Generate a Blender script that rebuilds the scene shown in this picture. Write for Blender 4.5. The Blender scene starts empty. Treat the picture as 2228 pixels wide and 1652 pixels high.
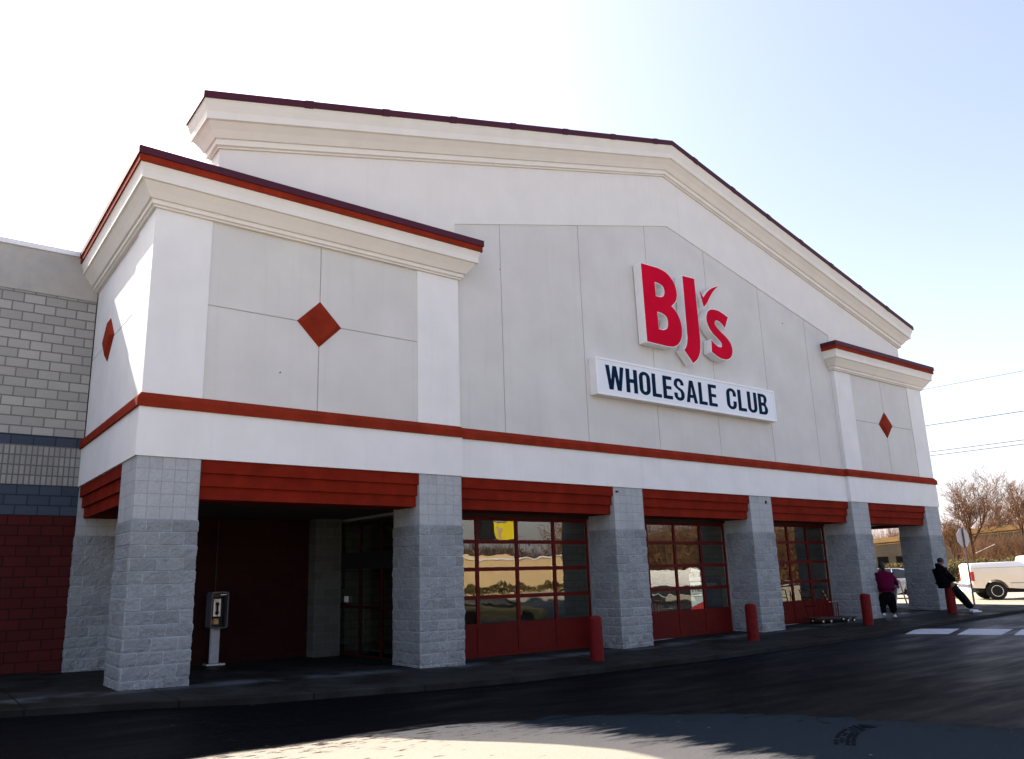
import bpy, bmesh, math, random
from math import sin, cos, pi, radians, atan2, hypot, sqrt
from mathutils import Vector, Matrix, noise as MN
random.seed(7)
sc = bpy.context.scene
COL = sc.collection

# ------------------------------------------------------------------ camera
cd = bpy.data.cameras.new('camera'); cam = bpy.data.objects.new('camera', cd); COL.objects.link(cam)
cd.sensor_width = 36.0; cd.lens = 1702.39/2227*36
cd.shift_x = (1113.5-1049.99)/2227; cd.shift_y = (850.35-826)/2227
cd.clip_end = 3000
rx, ry, rz = 0.2321, 0.0247, -0.6353
R = Matrix.Rotation(rz, 3, 'Z') @ Matrix.Rotation(rx, 3, 'X') @ Matrix.Rotation(ry, 3, 'Y')
right, fwd, up = R.col[0], R.col[1], R.col[2]
M = Matrix((( right.x, up.x, -fwd.x), (right.y, up.y, -fwd.y), (right.z, up.z, -fwd.z))).to_4x4()
M.translation = (-2.894, -13.339, 1.634)
cam.matrix_world = M
sc.camera = cam

# ------------------------------------------------------------------ light
SUN = Vector((-0.33, 1.13, 1.0)).normalized()          # towards the sun
EL = math.asin(SUN.z); AZ = atan2(SUN.x, SUN.y)
w = bpy.data.worlds.new("World"); sc.world = w; w.use_nodes = True
nt = w.node_tree; bg = nt.nodes['Background']
sky = nt.nodes.new('ShaderNodeTexSky'); sky.sky_type = 'NISHITA'; sky.sun_disc = False
sky.sun_elevation = EL; sky.sun_rotation = AZ
sky.air_density = 1.0; sky.dust_density = 4.0; sky.ozone_density = 1.0
tc_ = nt.nodes.new('ShaderNodeTexCoord'); sp_ = nt.nodes.new('ShaderNodeSeparateXYZ'); nt.links.new(tc_.outputs['Generated'], sp_.inputs[0])
mr_ = nt.nodes.new('ShaderNodeMapRange'); nt.links.new(sp_.outputs[2], mr_.inputs[0]); mr_.inputs[1].default_value = 0; mr_.inputs[2].default_value = .55; mr_.inputs[3].default_value = 1; mr_.inputs[4].default_value = 0
pw_ = nt.nodes.new('ShaderNodeMath'); pw_.operation = 'POWER'; nt.links.new(mr_.outputs[0], pw_.inputs[0]); pw_.inputs[1].default_value = 2.2
ml_ = nt.nodes.new('ShaderNodeMath'); ml_.operation = 'MULTIPLY_ADD'; nt.links.new(pw_.outputs[0], ml_.inputs[0]); ml_.inputs[1].default_value = 1.4; ml_.inputs[2].default_value = .62
vl_ = nt.nodes.new('ShaderNodeVectorMath'); vl_.operation = 'SCALE'; vl_.inputs[0].default_value = (1.05, .90, 1.05); nt.links.new(ml_.outputs[0], vl_.inputs['Scale'])
ad_ = nt.nodes.new('ShaderNodeVectorMath'); ad_.operation = 'ADD'; nt.links.new(sky.outputs[0], ad_.inputs[0]); nt.links.new(vl_.outputs[0], ad_.inputs[1])   # thin high winter haze over the clear sky
nt.links.new(ad_.outputs[0], bg.inputs[0]); bg.inputs[1].default_value = 0.15
sl = bpy.data.lights.new('sun', 'SUN'); sl.energy = 5.0; sl.angle = radians(.5); sl.color = (1, .93, .82)
so = bpy.data.objects.new('sun', sl); COL.objects.link(so)
so.rotation_mode = 'QUATERNION'; so.rotation_quaternion = SUN.to_track_quat('Z', 'Y')
sc.view_settings.view_transform = 'Standard'; sc.view_settings.look = 'None'
sc.view_settings.gamma = 1.0; sc.view_settings.use_curve_mapping = False
sc.view_settings.exposure = 1.0

# ------------------------------------------------------------------ materials
def N(nt, t, **k):
    n = nt.nodes.new(t)
    for a, b in k.items():
        if a in n.inputs.keys(): n.inputs[a].default_value = b
        else: setattr(n, a, b)
    return n
def base_mat(name, col, rough=.8, spec=.3, metal=0):
    m = bpy.data.materials.new(name); m.use_nodes = True
    b = m.node_tree.nodes['Principled BSDF']
    b.inputs['Base Color'].default_value = (*col, 1); b.inputs['Roughness'].default_value = rough
    b.inputs['Specular IOR Level'].default_value = spec; b.inputs['Metallic'].default_value = metal
    return m, m.node_tree, b
def coords(nt, kind='Object'):
    tc = N(nt, 'ShaderNodeTexCoord'); return tc.outputs[kind]
def mixc(nt, fac, a, b, mode='MIX'):
    n = N(nt, 'ShaderNodeMix'); n.data_type = 'RGBA'; n.blend_type = mode
    for s, v in ((0, fac), (6, a), (7, b)):
        if hasattr(v, 'links'): nt.links.new(v, n.inputs[s])
        else: n.inputs[s].default_value = v if s == 0 else (*v, 1)
    return n.outputs[2]
def mth(nt, op, a, b=0, c=None):
    n = N(nt, 'ShaderNodeMath'); n.operation = op
    for i, v in enumerate((a, b, c)):
        if v is None: continue
        if hasattr(v, 'links'): nt.links.new(v, n.inputs[i])
        else: n.inputs[i].default_value = v
    return n.outputs[0]
def noise_tex(nt, co, scale, detail=4, rough=.55):
    n = N(nt, 'ShaderNodeTexNoise'); n.inputs['Scale'].default_value = scale
    n.inputs['Detail'].default_value = detail; n.inputs['Roughness'].default_value = rough
    nt.links.new(co, n.inputs['Vector']); return n.outputs[0]
def rampv(nt, v, a, b, lo=0, hi=1):
    n = N(nt, 'ShaderNodeMapRange'); n.inputs[1].default_value = a; n.inputs[2].default_value = b
    n.inputs[3].default_value = lo; n.inputs[4].default_value = hi; nt.links.new(v, n.inputs[0]); return n.outputs[0]
def bump(nt, b, h, dist=.01, strength=1, prev=None):
    n = N(nt, 'ShaderNodeBump'); n.inputs['Strength'].default_value = strength; n.inputs['Distance'].default_value = dist
    nt.links.new(h, n.inputs['Height'])
    if prev: nt.links.new(prev, n.inputs['Normal'])
    nt.links.new(n.outputs[0], b.inputs['Normal']); return n.outputs[0]
def mottled(name, col, var=.12, scale=3, rough=.8, spec=.3, bscale=60, bdist=.003, metal=0, streak=0):
    m, nt, b = base_mat(name, col, rough, spec, metal)
    co = coords(nt)
    n1 = noise_tex(nt, co, scale, 5)
    f = rampv(nt, n1, .3, .7)
    c = mixc(nt, f, tuple(x*(1-var) for x in col), tuple(min(1, x*(1+var)) for x in col))
    if streak:
        mp = N(nt, 'ShaderNodeMapping'); mp.inputs['Scale'].default_value = (6, 6, .25); nt.links.new(co, mp.inputs[0])
        n2 = noise_tex(nt, mp.outputs[0], 1.2, 4)
        c = mixc(nt, mth(nt, 'MULTIPLY', rampv(nt, n2, .55, .8), streak), c, tuple(x*.72 for x in col))
    nt.links.new(c, b.inputs['Base Color'])
    if bdist: bump(nt, b, noise_tex(nt, co, bscale, 3), bdist, .6)
    return m
def block_mat(name, col, mortar, bw=.4064, bh=.2032, ms=.012, off=.5, ndist=.006, nscale=30, mdist=.012, var=.14, uoff=0, zoff=0, top=None, rough=.9):
    m, nt, b = base_mat(name, col, rough, .2)
    co = coords(nt)
    sep = N(nt, 'ShaderNodeSeparateXYZ'); nt.links.new(co, sep.inputs[0])
    u = mth(nt, 'ADD', mth(nt, 'ADD', sep.outputs[0], sep.outputs[1]), uoff+40*.4064)
    z = mth(nt, 'ADD', sep.outputs[2], zoff+20*.2032)
    def brick(bw, bh, off, c1, c2, ms, mortar=mortar):
        cb = N(nt, 'ShaderNodeCombineXYZ'); nt.links.new(u, cb.inputs[0]); nt.links.new(z, cb.inputs[1])
        bt = N(nt, 'ShaderNodeTexBrick'); bt.offset = off; bt.squash = 1
        bt.inputs['Scale'].default_value = 1; bt.inputs['Mortar Size'].default_value = ms
        bt.inputs['Mortar Smooth'].default_value = .25; bt.inputs['Bias'].default_value = 0
        bt.inputs['Brick Width'].default_value = bw; bt.inputs['Row Height'].default_value = bh
        bt.inputs['Color1'].default_value = (*c1, 1); bt.inputs['Color2'].default_value = (*c2, 1)
        bt.inputs['Mortar'].default_value = (*mortar, 1); nt.links.new(cb.outputs[0], bt.inputs[0]); return bt
    lo = tuple(x*(1-var) for x in col); hi = tuple(x*(1+var) for x in col)
    bt = brick(bw, bh, off, lo, hi, ms)
    n1 = noise_tex(nt, co, nscale, 6, .65)
    n3 = noise_tex(nt, co, 2.2, 4)
    c = bt.outputs[0]; fac = bt.outputs[1]; nh = mth(nt, 'MULTIPLY', n1, ndist)
    if top:
        bt2 = brick(.2032, .2032, 0, tuple(x*.96 for x in top), tuple(x*1.05 for x in top), .007, tuple(x*.76 for x in top))
        sw = mth(nt, 'GREATER_THAN', sep.outputs[2], 2.642)
        c = mixc(nt, sw, c, bt2.outputs[0])
        fac = mth(nt, 'ADD', mth(nt, 'MULTIPLY', fac, mth(nt, 'SUBTRACT', 1, sw)), mth(nt, 'MULTIPLY', mth(nt, 'MULTIPLY', bt2.outputs[1], sw), .35))
        nh = mth(nt, 'MULTIPLY', nh, mth(nt, 'SUBTRACT', 1, mth(nt, 'MULTIPLY', sw, .85)))
    c = mixc(nt, rampv(nt, n1, .35, .75, 0, .35), c, tuple(x*.6 for x in col))
    c = mixc(nt, rampv(nt, n3, .45, .75, 0, .3), c, tuple(x*.72 for x in col))
    if top:      # splashed dirt near the foot of the pillars
        zf = N(nt, 'ShaderNodeMapRange'); nt.links.new(sep.outputs[2], zf.inputs[0]); zf.inputs[1].default_value = -.1; zf.inputs[2].default_value = .42; zf.inputs[3].default_value = 1; zf.inputs[4].default_value = 0
        geo = N(nt, 'ShaderNodeNewGeometry'); n5 = noise_tex(nt, geo.outputs['Position'], 7, 5, .65)
        c = mixc(nt, mth(nt, 'MULTIPLY', zf.outputs[0], rampv(nt, n5, .48, .62, 0, .65)), c, (.09,.085,.075))
        n6 = noise_tex(nt, geo.outputs['Position'], 1.3, 4, .6); c = mixc(nt, rampv(nt, n6, .5, .75, 0, .3), c, tuple(x*.62 for x in col))
    nt.links.new(c, b.inputs['Base Color'])
    h = mth(nt, 'SUBTRACT', nh, mth(nt, 'MULTIPLY', fac, mdist))
    bump(nt, b, h, 1.0, .9)
    return m

MT = {}
MT['stucco_w'] = mottled('white_stucco', (.74, .735, .725), .05, 1.1, .9, .2, 90, .004, streak=.2)
MT['stucco_g'] = mottled('grey_stucco', (.605, .595, .57), .06, .9, .9, .2, 90, .004, streak=.2)
MT['stucco_c'] = mottled('cream_stucco', (.74, .71, .66), .03, 2, .9, .2, 80, .003, streak=.10)
MT['joint'] = mottled('joint_shadow', (.36, .355, .34), .1, 3)  # even grey of the backing in the panel joints
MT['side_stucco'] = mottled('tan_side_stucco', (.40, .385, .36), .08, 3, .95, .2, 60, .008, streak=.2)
MT['maroon'] = mottled('maroon_coping', (.060, .009, .022), .1, 2, .6, .2, 20, .001)
MT['white_metal'] = mottled('white_coping', (.75, .76, .8), .04, 3, .4, .4, 20, .001)
MT['brick_red'] = mottled('red_stucco', (.22, .024, .010), .2, 2.5, .95, .08, 90, .005, streak=.25)
MT['lintel'] = mottled('lintel_red', (.17, .014, .006), .24, 2.2, .95, .08, 90, .006, streak=.35)
MT['pillar'] = block_mat('split_face_block', (.27, .29, .305), (.40, .43, .46), ms=.008, ndist=.05, nscale=19, mdist=.006, top=(.40, .42, .435))
MT['cmu_tan'] = block_mat('tan_block', (.37, .365, .345), (.17, .17, .165), ms=.014, ndist=.003, mdist=.012, uoff=.05, zoff=.01)
MT['cmu_blue'] = block_mat('blue_block', (.052, .068, .098), (.02, .03, .05), ms=.012, ndist=.006, mdist=.010, uoff=.2)
MT['cmu_ribs'] = block_mat('ribbed_block', (.30, .30, .285), (.12, .12, .12), bw=.1016, ms=.014, off=0, ndist=.008, mdist=.014)
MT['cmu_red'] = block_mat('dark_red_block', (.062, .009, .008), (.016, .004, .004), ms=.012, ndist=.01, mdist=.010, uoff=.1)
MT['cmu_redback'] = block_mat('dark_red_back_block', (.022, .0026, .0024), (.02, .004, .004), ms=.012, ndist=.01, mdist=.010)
MT['cmu_in'] = block_mat('interior_block', (.20, .20, .17), (.09, .09, .08), ms=.012, ndist=.002, mdist=.008)
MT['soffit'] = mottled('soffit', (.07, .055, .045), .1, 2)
MT['roof'] = mottled('roof_membrane', (.3, .3, .3), .1, 1)
MT['red_paint'] = mottled('red_door_paint', (.085, .006, .005), .14, 2.5, .5, .08, 30, .002)
MT['bollard'] = mottled('red_bollard_paint', (.11, .006, .007), .22, 7, .55, .08, 40, .004, streak=.4)
MT['black'] = mottled('black', (.012, .012, .013), .2, 5, .6, .3)
MT['tyre_black'] = mottled('tyre_black', (.008, .0105, .0135), .3, 9, .95, .0, 60, .002)
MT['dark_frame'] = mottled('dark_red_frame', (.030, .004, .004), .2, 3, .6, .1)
MT['dark_floor'] = mottled('interior_floor', (.06, .06, .06), .2, 3, .3, .5)
MT['dark_wall'] = mottled('interior_dark', (.03, .03, .03), .2, 3)
MT['logo_red'] = mottled('logo_red', (.56, .001, .026), .1, 1.2, .6, .03, 20, 0)
MT['logo_white'] = mottled('logo_white', (.80, .80, .80), .03, 2, .4, .4, 20, 0)
MT['navy'] = mottled('navy_letter', (.003, .018, .05), .1, 6, .7, .03, 20, 0)
MT['steel'] = mottled('steel', (.45, .45, .46), .1, 6, .35, .5, 40, .001, .7)
MT['grey_paint'] = mottled('grey_paint', (.35, .37, .40), .12, 9, .6, .3)
MT['rubber'] = mottled('rubber', (.015, .015, .015), .2, 20, .8, .2)
MT['snow'] = mottled('snow', (.82, .80, .78), .08, 2, .8, .2, 8, .05)
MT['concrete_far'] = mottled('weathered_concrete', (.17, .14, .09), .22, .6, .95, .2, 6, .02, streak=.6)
MT['concrete_gold'] = mottled('parapet_concrete', (.62, .37, .14), .15, 1.2, .9, .2, 8, .02, streak=.5)  # sunlight on the parapet put into the concrete colour as gold
MT['bark'] = mottled('bark', (.085, .048, .030), .35, 2, .95, .15, 20, .01)
MT['twig'] = mottled('twig', (.17, .088, .045), .35, 1.5, .95, .15, 20, 0)
MT['hedge'] = mottled('hedge_leaf', (.085, .066, .020), .7, 1.6, .9, .2, 20, 0)
MT['warehouse'] = mottled('beige_wall', (.62, .45, .25), .05, .4, .9, .2, 20, 0)
MT['yellow'] = mottled('yellow', (.80, .62, .02), .05, 2, .6, .3, 20, 0)
MT['skin'] = mottled('skin', (.16, .085, .055), .1, 8, .6, .3, 60, .001)
MT['jacket_purple'] = mottled('purple_fleece', (.075, .003, .026), .15, 12, .95, .04, 70, .006)
MT['dark_cloth'] = mottled('dark_cloth', (.004, .004, .006), .2, 14, .95, .04, 60, .006)
MT['denim'] = mottled('dark_denim', (.006, .009, .014), .25, 14, .9, .05, 60, .004)
MT['hair'] = mottled('hair', (.012, .008, .006), .3, 30, .6, .3, 80, .004)
MT['shoe'] = mottled('white_shoe', (.55, .57, .62), .1, 12, .6, .3)
MT['tan_paint'] = mottled('tan_truck_paint', (.84, .73, .57), .04, 1, .28, .5, 20, 0)  # tan lightened to stand for strong light on the side
MT['silver_paint'] = mottled('silver_car_paint', (.42, .42, .45), .04, 1, .25, .5, 20, 0, .3)
MT['gold_paint'] = mottled('gold_car_paint', (.35, .30, .14), .04, 1, .25, .5, 20, 0, .3)
MT['chrome'] = mottled('chrome', (.6, .6, .6), .05, 3, .15, .5, 20, 0, .9)
MT['red_lens'] = mottled('red_lens', (.45, .008, .01), .1, 5, .15, .5, 20, 0)
MT['car_glass'] = mottled('car_glass', (.015, .018, .02), .1, 2, .06, .6, 20, 0)
MT['sign_back'] = mottled('sign_back', (.50, .45, .42), .08, 4, .5, .4)
def lit(name, col, e):
    m, nt, b = base_mat(name, col, .6, .3); b.inputs['Emission Color'].default_value = (*col, 1); b.inputs['Emission Strength'].default_value = e; return m
MT['backlit'] = lit('backlit_panel', (.75,.76,.74), .28)  # added glow so the kiosk panels show in the dark vestibule
MT['backlit_red'] = lit('backlit_red', (.50,.012,.02), .30)  # added red glow for the lower kiosk panel
MT['paper'] = mottled('paper', (.7, .7, .68), .06, 20, .7, .3, 20, 0)
MT['yellow_board'] = mottled('yellow_board', (.65, .42, .03), .08, 5, .6)
MT['paint_white'] = mottled('road_paint', (.36, .38, .43), .2, 6, .7, .3, 50, .003)

def glass_mat():
    m = bpy.data.materials.new('window_glass'); m.use_nodes = True; nt = m.node_tree
    for n in list(nt.nodes): nt.nodes.remove(n)
    out = N(nt, 'ShaderNodeOutputMaterial'); gl = N(nt, 'ShaderNodeBsdfGlossy'); gl.inputs['Roughness'].default_value = 0.0
    gl.inputs['Color'].default_value = (.92, .90, .82, 1)
    tr = N(nt, 'ShaderNodeBsdfTransparent'); tr.inputs['Color'].default_value = (.78, .82, .78, 1)
    fr = N(nt, 'ShaderNodeFresnel'); fr.inputs['IOR'].default_value = 2.35
    mx = N(nt, 'ShaderNodeMixShader')
    ge = N(nt, 'ShaderNodeNewGeometry'); nt.links.new(mth(nt, 'MULTIPLY', fr.outputs[0], mth(nt, 'SUBTRACT', 1, ge.outputs['Backfacing'])), mx.inputs[0]); nt.links.new(tr.outputs[0], mx.inputs[1]); nt.links.new(gl.outputs[0], mx.inputs[2])
    co = coords(nt); nz = noise_tex(nt, co, 1.1, 2)
    bp_ = N(nt, 'ShaderNodeBump'); bp_.inputs['Strength'].default_value = .35; bp_.inputs['Distance'].default_value = .012
    nt.links.new(nz, bp_.inputs['Height']); nt.links.new(bp_.outputs[0], gl.inputs['Normal'])
    nt.links.new(mx.outputs[0], out.inputs[0]); return m
MT['glass'] = glass_mat()

# ------------------------------------------------------------------ mesh helpers
class MB:
    def __init__(s): s.v = []; s.f = []
    def add(s, vs, fs):
        o = len(s.v); s.v += [tuple(v) for v in vs]; s.f += [tuple(i+o for i in f) for f in fs]; return s
    def box(s, x0, x1, y0, y1, z0, z1):
        return s.add([(x0,y0,z0),(x1,y0,z0),(x1,y1,z0),(x0,y1,z0),(x0,y0,z1),(x1,y0,z1),(x1,y1,z1),(x0,y1,z1)],
                     [(0,3,2,1),(4,5,6,7),(0,1,5,4),(1,2,6,5),(2,3,7,6),(3,0,4,7)])
    def prism(s, pts, a0, a1, axis='y'):          # pts in (x,z) for axis y; (y,z) for axis x; (x,y) for axis z
        n = len(pts)
        f = {'y': lambda p, t: (p[0], t, p[1]), 'x': lambda p, t: (t, p[0], p[1]), 'z': lambda p, t: (p[0], p[1], t)}[axis]
        vs = [f(p, a0) for p in pts] + [f(p, a1) for p in pts]
        return s.add(vs, [tuple(range(n)), tuple(reversed(range(n, 2*n)))] + [(i, i+n, (i+1) % n+n, (i+1) % n) for i in range(n)])
    def tube(s, p0, p1, r0, r1=None, n=8, cap=True):
        r1 = r0 if r1 is None else r1
        a = Vector(p0); b = Vector(p1); d = (b-a)
        if d.length < 1e-6: return s
        d.normalize(); t = Vector((0,0,1)) if abs(d.z) < .9 else Vector((1,0,0))
        e = d.cross(t).normalized(); g_ = d.cross(e)
        vs = []
        for c, r in ((a, r0), (b, r1)):
            for i in range(n):
                q = 2*pi*i/n; vs.append(c+e*cos(q)*r+g_*sin(q)*r)
        fs = [(i, (i+1) % n, (i+1) % n+n, i+n) for i in range(n)]
        if cap: fs += [tuple(reversed(range(n))), tuple(range(n, 2*n))]
        return s.add(vs, fs)
    def path(s, pts, r, n=8):
        for a, b in zip(pts[:-1], pts[1:]): s.tube(a, b, r, r, n)
        return s
    def lathe(s, prof, n=24, c=(0,0,0), axis='z'):
        vs = []
        for r, h in prof:
            for i in range(n):
                q = 2*pi*i/n
                if axis == 'z': vs.append((c[0]+r*cos(q), c[1]+r*sin(q), c[2]+h))
                else: vs.append((c[0]+r*cos(q), c[1]+h, c[2]+r*sin(q)))
        fs = [(k*n+i, k*n+(i+1) % n, (k+1)*n+(i+1) % n, (k+1)*n+i) for k in range(len(prof)-1) for i in range(n)]
        fs += [tuple(reversed(range(n))), tuple(range((len(prof)-1)*n, len(prof)*n))]
        return s.add(vs, fs)
    def build(s, name, mat, parent=None, bevel=0, smooth=False, loc=None):
        me = bpy.data.meshes.new(name); me.from_pydata(s.v, [], s.f)
        bm = bmesh.new(); bm.from_mesh(me)
        bmesh.ops.recalc_face_normals(bm, faces=bm.faces)
        if bevel: bmesh.ops.bevel(bm, geom=[e for e in bm.edges if e.is_manifold and e.calc_face_angle(0) > .5], offset=bevel, segments=2, affect='EDGES', profile=.6)
        bm.to_mesh(me); bm.free()
        if smooth:
            for p in me.polygons: p.use_smooth = True
        me.materials.append(mat)
        o = bpy.data.objects.new(name, me); COL.objects.link(o)
        if parent: o.parent = parent
        if loc: o.location = loc
        return o
def smooth_by_angle(o, ang=.6):
    me = o.data
    for p in me.polygons: p.use_smooth = True
    bm = bmesh.new(); bm.from_mesh(me)
    for e in bm.edges:
        if e.calc_face_angle(0) > ang: e.smooth = False
    bm.to_mesh(me); bm.free()
def thing(name, label, cat, loc=(0,0,0), rz=0, group=None):
    o = bpy.data.objects.new(name, None); COL.objects.link(o); o.location = loc; o.rotation_euler = (0,0,rz)
    o['label'] = label; o['category'] = cat
    if group: o['group'] = group
    o.empty_display_size = .2
    return o
def tag(o, label, cat, group=None):
    o['label'] = label; o['category'] = cat
    if group: o['group'] = group
    return o
def struct(o): o['kind'] = 'structure'; return o
def sweep(mb, path, prof, closed=False):
    """path: list of (x,y); prof: closed polygon of (out,z); outward = right-hand side of travel"""
    n = len(path); rings = []
    for i, (x, y) in enumerate(path):
        ns = []
        for a, b in ((i-1, i), (i, i+1)):
            if not closed and (a < 0 or b >= n): continue
            p, q = path[a % n], path[b % n]; dx, dy = q[0]-p[0], q[1]-p[1]; L = hypot(dx, dy)
            ns.append((dy/L, -dx/L))
        if len(ns) == 1: m = ns[0]
        else:
            sx, sy = ns[0][0]+ns[1][0], ns[0][1]+ns[1][1]; k = 2/(sx*sx+sy*sy); m = (sx*k, sy*k)
        rings.append([(x+m[0]*o, y+m[1]*o, z) for o, z in prof])
    k = len(prof); vs = [v for r in rings for v in r]; fs = []
    for i in range(n if closed else n-1):
        j = (i+1) % n
        for a in range(k): b = (a+1) % k; fs.append((i*k+a, i*k+b, j*k+b, j*k+a))
    if not closed: fs += [tuple(range(k)), tuple(reversed(range((n-1)*k, n*k)))]
    mb.add(vs, fs); return mb

# ------------------------------------------------------------------ ground levels
def lerp(x, K):
    if x <= K[0][0]: return K[0][1]
    for (a, za), (b, zb) in zip(K[:-1], K[1:]):
        if x <= b: return za+(zb-za)*(x-a)/(b-a)
    return K[-1][1]
def sm(t): t = min(max(t, 0), 1); return t*t*(3-2*t)
G0 = [(-20,.08),(0,.08),(3,.02),(6,-.06),(8.5,-.085),(11,-.09),(16,-.04),(21.4,.03),(26.3,.11),(31,.15),(38,.17),(45,.62),(52,1.1),(58,2.2),(66,2.35),(90,2.2),(160,2)]
G5 = [(-20,.05),(-1,.0),(0,-.04),(3,-.12),(6.5,-.14),(12,-.05),(20,0)]
def g(x, y):
    a = lerp(x, G0); t = sm((y-.3)/4.5)*(1-sm((x-12)/10)); z = a*(1-t)+lerp(x, G5)*t
    if x > 34 and y < -12: z = .15+(z-.15)*(1-sm((-12-y)/14))
    z += .20*sm((-y-4.8)/3.4)*(1-sm((x-12)/8))
    z -= .55*sm((-y-9.5)/4)*sm((x-8)/6)*(1-sm((x-20)/5))
    if x > 50: z -= 1.5*sm((y-11.5)/3.5)*sm((x-50)/4)
    return z
KERB = [(-40,-.70),(-1.6,-.78),(-.1,-1.35),(1.4,-1.95),(4.3,-2.25),(8,-2.15),(12,-2.28),(17,-2.35),(21,-2.15),(27.5,-2.15),(29.2,-1.9),(30.2,-1.2)]
ZA = -.10
def line(a, b, st):
    n = max(1, int(round((b-a)/st))); return [a+(b-a)*i/n for i in range(n)]
xs = line(-900,-100,100)+line(-100,-30,10)+line(-30,70,.5)+line(70,120,5)+line(120,900,60)+[900]
ys = line(-900,-150,75)+line(-150,-25,5)+line(-25,12,.5)+line(12,60,3)+line(60,900,60)+[900]
mb = MB(); W_ = len(xs)
for y in ys:
    for x in xs: mb.v.append((x, y, g(x, y)+ZA-(.35 if (5.6 < y < 60 and -60 < x < 27) else 0)))
for j in range(len(ys)-1):
    for i in range(W_-1):
        a = j*W_+i; mb.f.append((a, a+1, a+1+W_, a+W_))
def asphalt_mat():
    m, nt, b = base_mat('asphalt', (.02,.02,.02), .6, .3)
    tc = N(nt, 'ShaderNodeTexCoord'); co = tc.outputs['Object']
    sep = N(nt, 'ShaderNodeSeparateXYZ'); nt.links.new(co, sep.inputs[0]); X, Y = sep.outputs[0], sep.outputs[1]
    big = noise_tex(nt, co, .35, 5, .6)
    mp = N(nt, 'ShaderNodeMapping'); mp.inputs['Scale'].default_value = (.5, 2.2, 1); mp.inputs['Rotation'].default_value = (0, 0, -.25); nt.links.new(co, mp.inputs[0])
    ed = noise_tex(nt, mp.outputs[0], 2.2, 9, .68)
    # wet sealed drive lane beside the kerb; dry beyond a ragged edge, laid on the shadow line at left
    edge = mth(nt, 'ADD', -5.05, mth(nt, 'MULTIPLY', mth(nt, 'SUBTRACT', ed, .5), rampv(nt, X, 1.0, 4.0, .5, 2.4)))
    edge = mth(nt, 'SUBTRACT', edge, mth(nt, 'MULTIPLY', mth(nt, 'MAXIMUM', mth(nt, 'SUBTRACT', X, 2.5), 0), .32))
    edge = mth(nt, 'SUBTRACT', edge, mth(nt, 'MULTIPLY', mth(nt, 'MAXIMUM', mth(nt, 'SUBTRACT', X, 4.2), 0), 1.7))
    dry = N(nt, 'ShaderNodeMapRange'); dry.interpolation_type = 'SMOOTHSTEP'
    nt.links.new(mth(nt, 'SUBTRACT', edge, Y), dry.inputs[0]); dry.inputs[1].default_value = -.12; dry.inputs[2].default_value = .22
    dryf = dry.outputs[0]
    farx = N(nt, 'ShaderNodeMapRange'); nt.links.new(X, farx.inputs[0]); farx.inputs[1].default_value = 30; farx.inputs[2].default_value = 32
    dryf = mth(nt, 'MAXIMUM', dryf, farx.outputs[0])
    # drips and wet spots thrown onto the dry part
    mp2 = N(nt, 'ShaderNodeMapping'); mp2.inputs['Scale'].default_value = (1.2, 3.5, 1); nt.links.new(co, mp2.inputs[0])
    spots = noise_tex(nt, mp2.outputs[0], 3.2, 4, .6)
    near = N(nt, 'ShaderNodeMapRange'); nt.links.new(mth(nt, 'SUBTRACT', edge, Y), near.inputs[0]); near.inputs[1].default_value = 0; near.inputs[2].default_value = 3; near.inputs[3].default_value = .54; near.inputs[4].default_value = .70
    sp = rampv(nt, mth(nt, 'SUBTRACT', spots, near.outputs[0]), 0, .03)
    sp = mth(nt, 'MULTIPLY', sp, mth(nt, 'LESS_THAN', X, 28))
    dryf = mth(nt, 'MULTIPLY', dryf, mth(nt, 'SUBTRACT', 1, mth(nt, 'MULTIPLY', sp, .85)))
    agg = noise_tex(nt, co, 140, 2, .6); agg2 = noise_tex(nt, co, 38, 3, .6)
    dc = mixc(nt, rampv(nt, agg, .35, .65), (.060,.058,.052), (.17,.155,.13))
    dc = mixc(nt, rampv(nt, big, .3, .75, 0, .5), dc, (.16,.15,.13))
    shadem = N(nt, 'ShaderNodeMapRange'); shadem.interpolation_type = 'SMOOTHSTEP'; nt.links.new(mth(nt, 'ADD', X, mth(nt, 'MULTIPLY', mth(nt, 'SUBTRACT', ed, .5), 2.2)), shadem.inputs[0]); shadem.inputs[1].default_value = 2.75; shadem.inputs[2].default_value = 3.3  # mask for painted shade right of the sunlit wedge
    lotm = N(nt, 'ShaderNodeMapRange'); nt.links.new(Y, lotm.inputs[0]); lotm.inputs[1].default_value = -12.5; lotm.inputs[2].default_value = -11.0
    shadef = mth(nt, 'MULTIPLY', mth(nt, 'MULTIPLY', shadem.outputs[0], lotm.outputs[0]), mth(nt, 'SUBTRACT', 1, farx.outputs[0]))
    sunc = mixc(nt, rampv(nt, agg, .35, .65), (.30,.265,.215), (.46,.41,.33))  # sunlit tone of the dry asphalt, put into its colour
    shadec = mixc(nt, rampv(nt, agg, .35, .65), (.009,.015,.020), (.021,.031,.041))  # same asphalt coloured darker and bluer, as in shade
    dc = mixc(nt, shadef, sunc, shadec)
    wc = mixc(nt, rampv(nt, agg2, .4, .75, 0, .7), (.0020,.0024,.0036), (.0062,.0072,.0095))
    # pale grit scattered about
    vo = N(nt, 'ShaderNodeTexVoronoi'); vo.inputs['Scale'].default_value = 2.2; vo.inputs['Randomness'].default_value = 1; nt.links.new(co, vo.inputs['Vector'])
    gr = mth(nt, 'LESS_THAN', vo.outputs['Distance'], .035)
    bl = N(nt, 'ShaderNodeMapRange'); nt.links.new(X, bl.inputs[0]); bl.inputs[1].default_value = 9; bl.inputs[2].default_value = 19
    wc = mixc(nt, mth(nt, 'MULTIPLY', bl.outputs[0], rampv(nt, ed, .35, .7)), wc, (.005,.012,.026))  # blue sky sheen of the wet lane, painted into its colour
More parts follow.
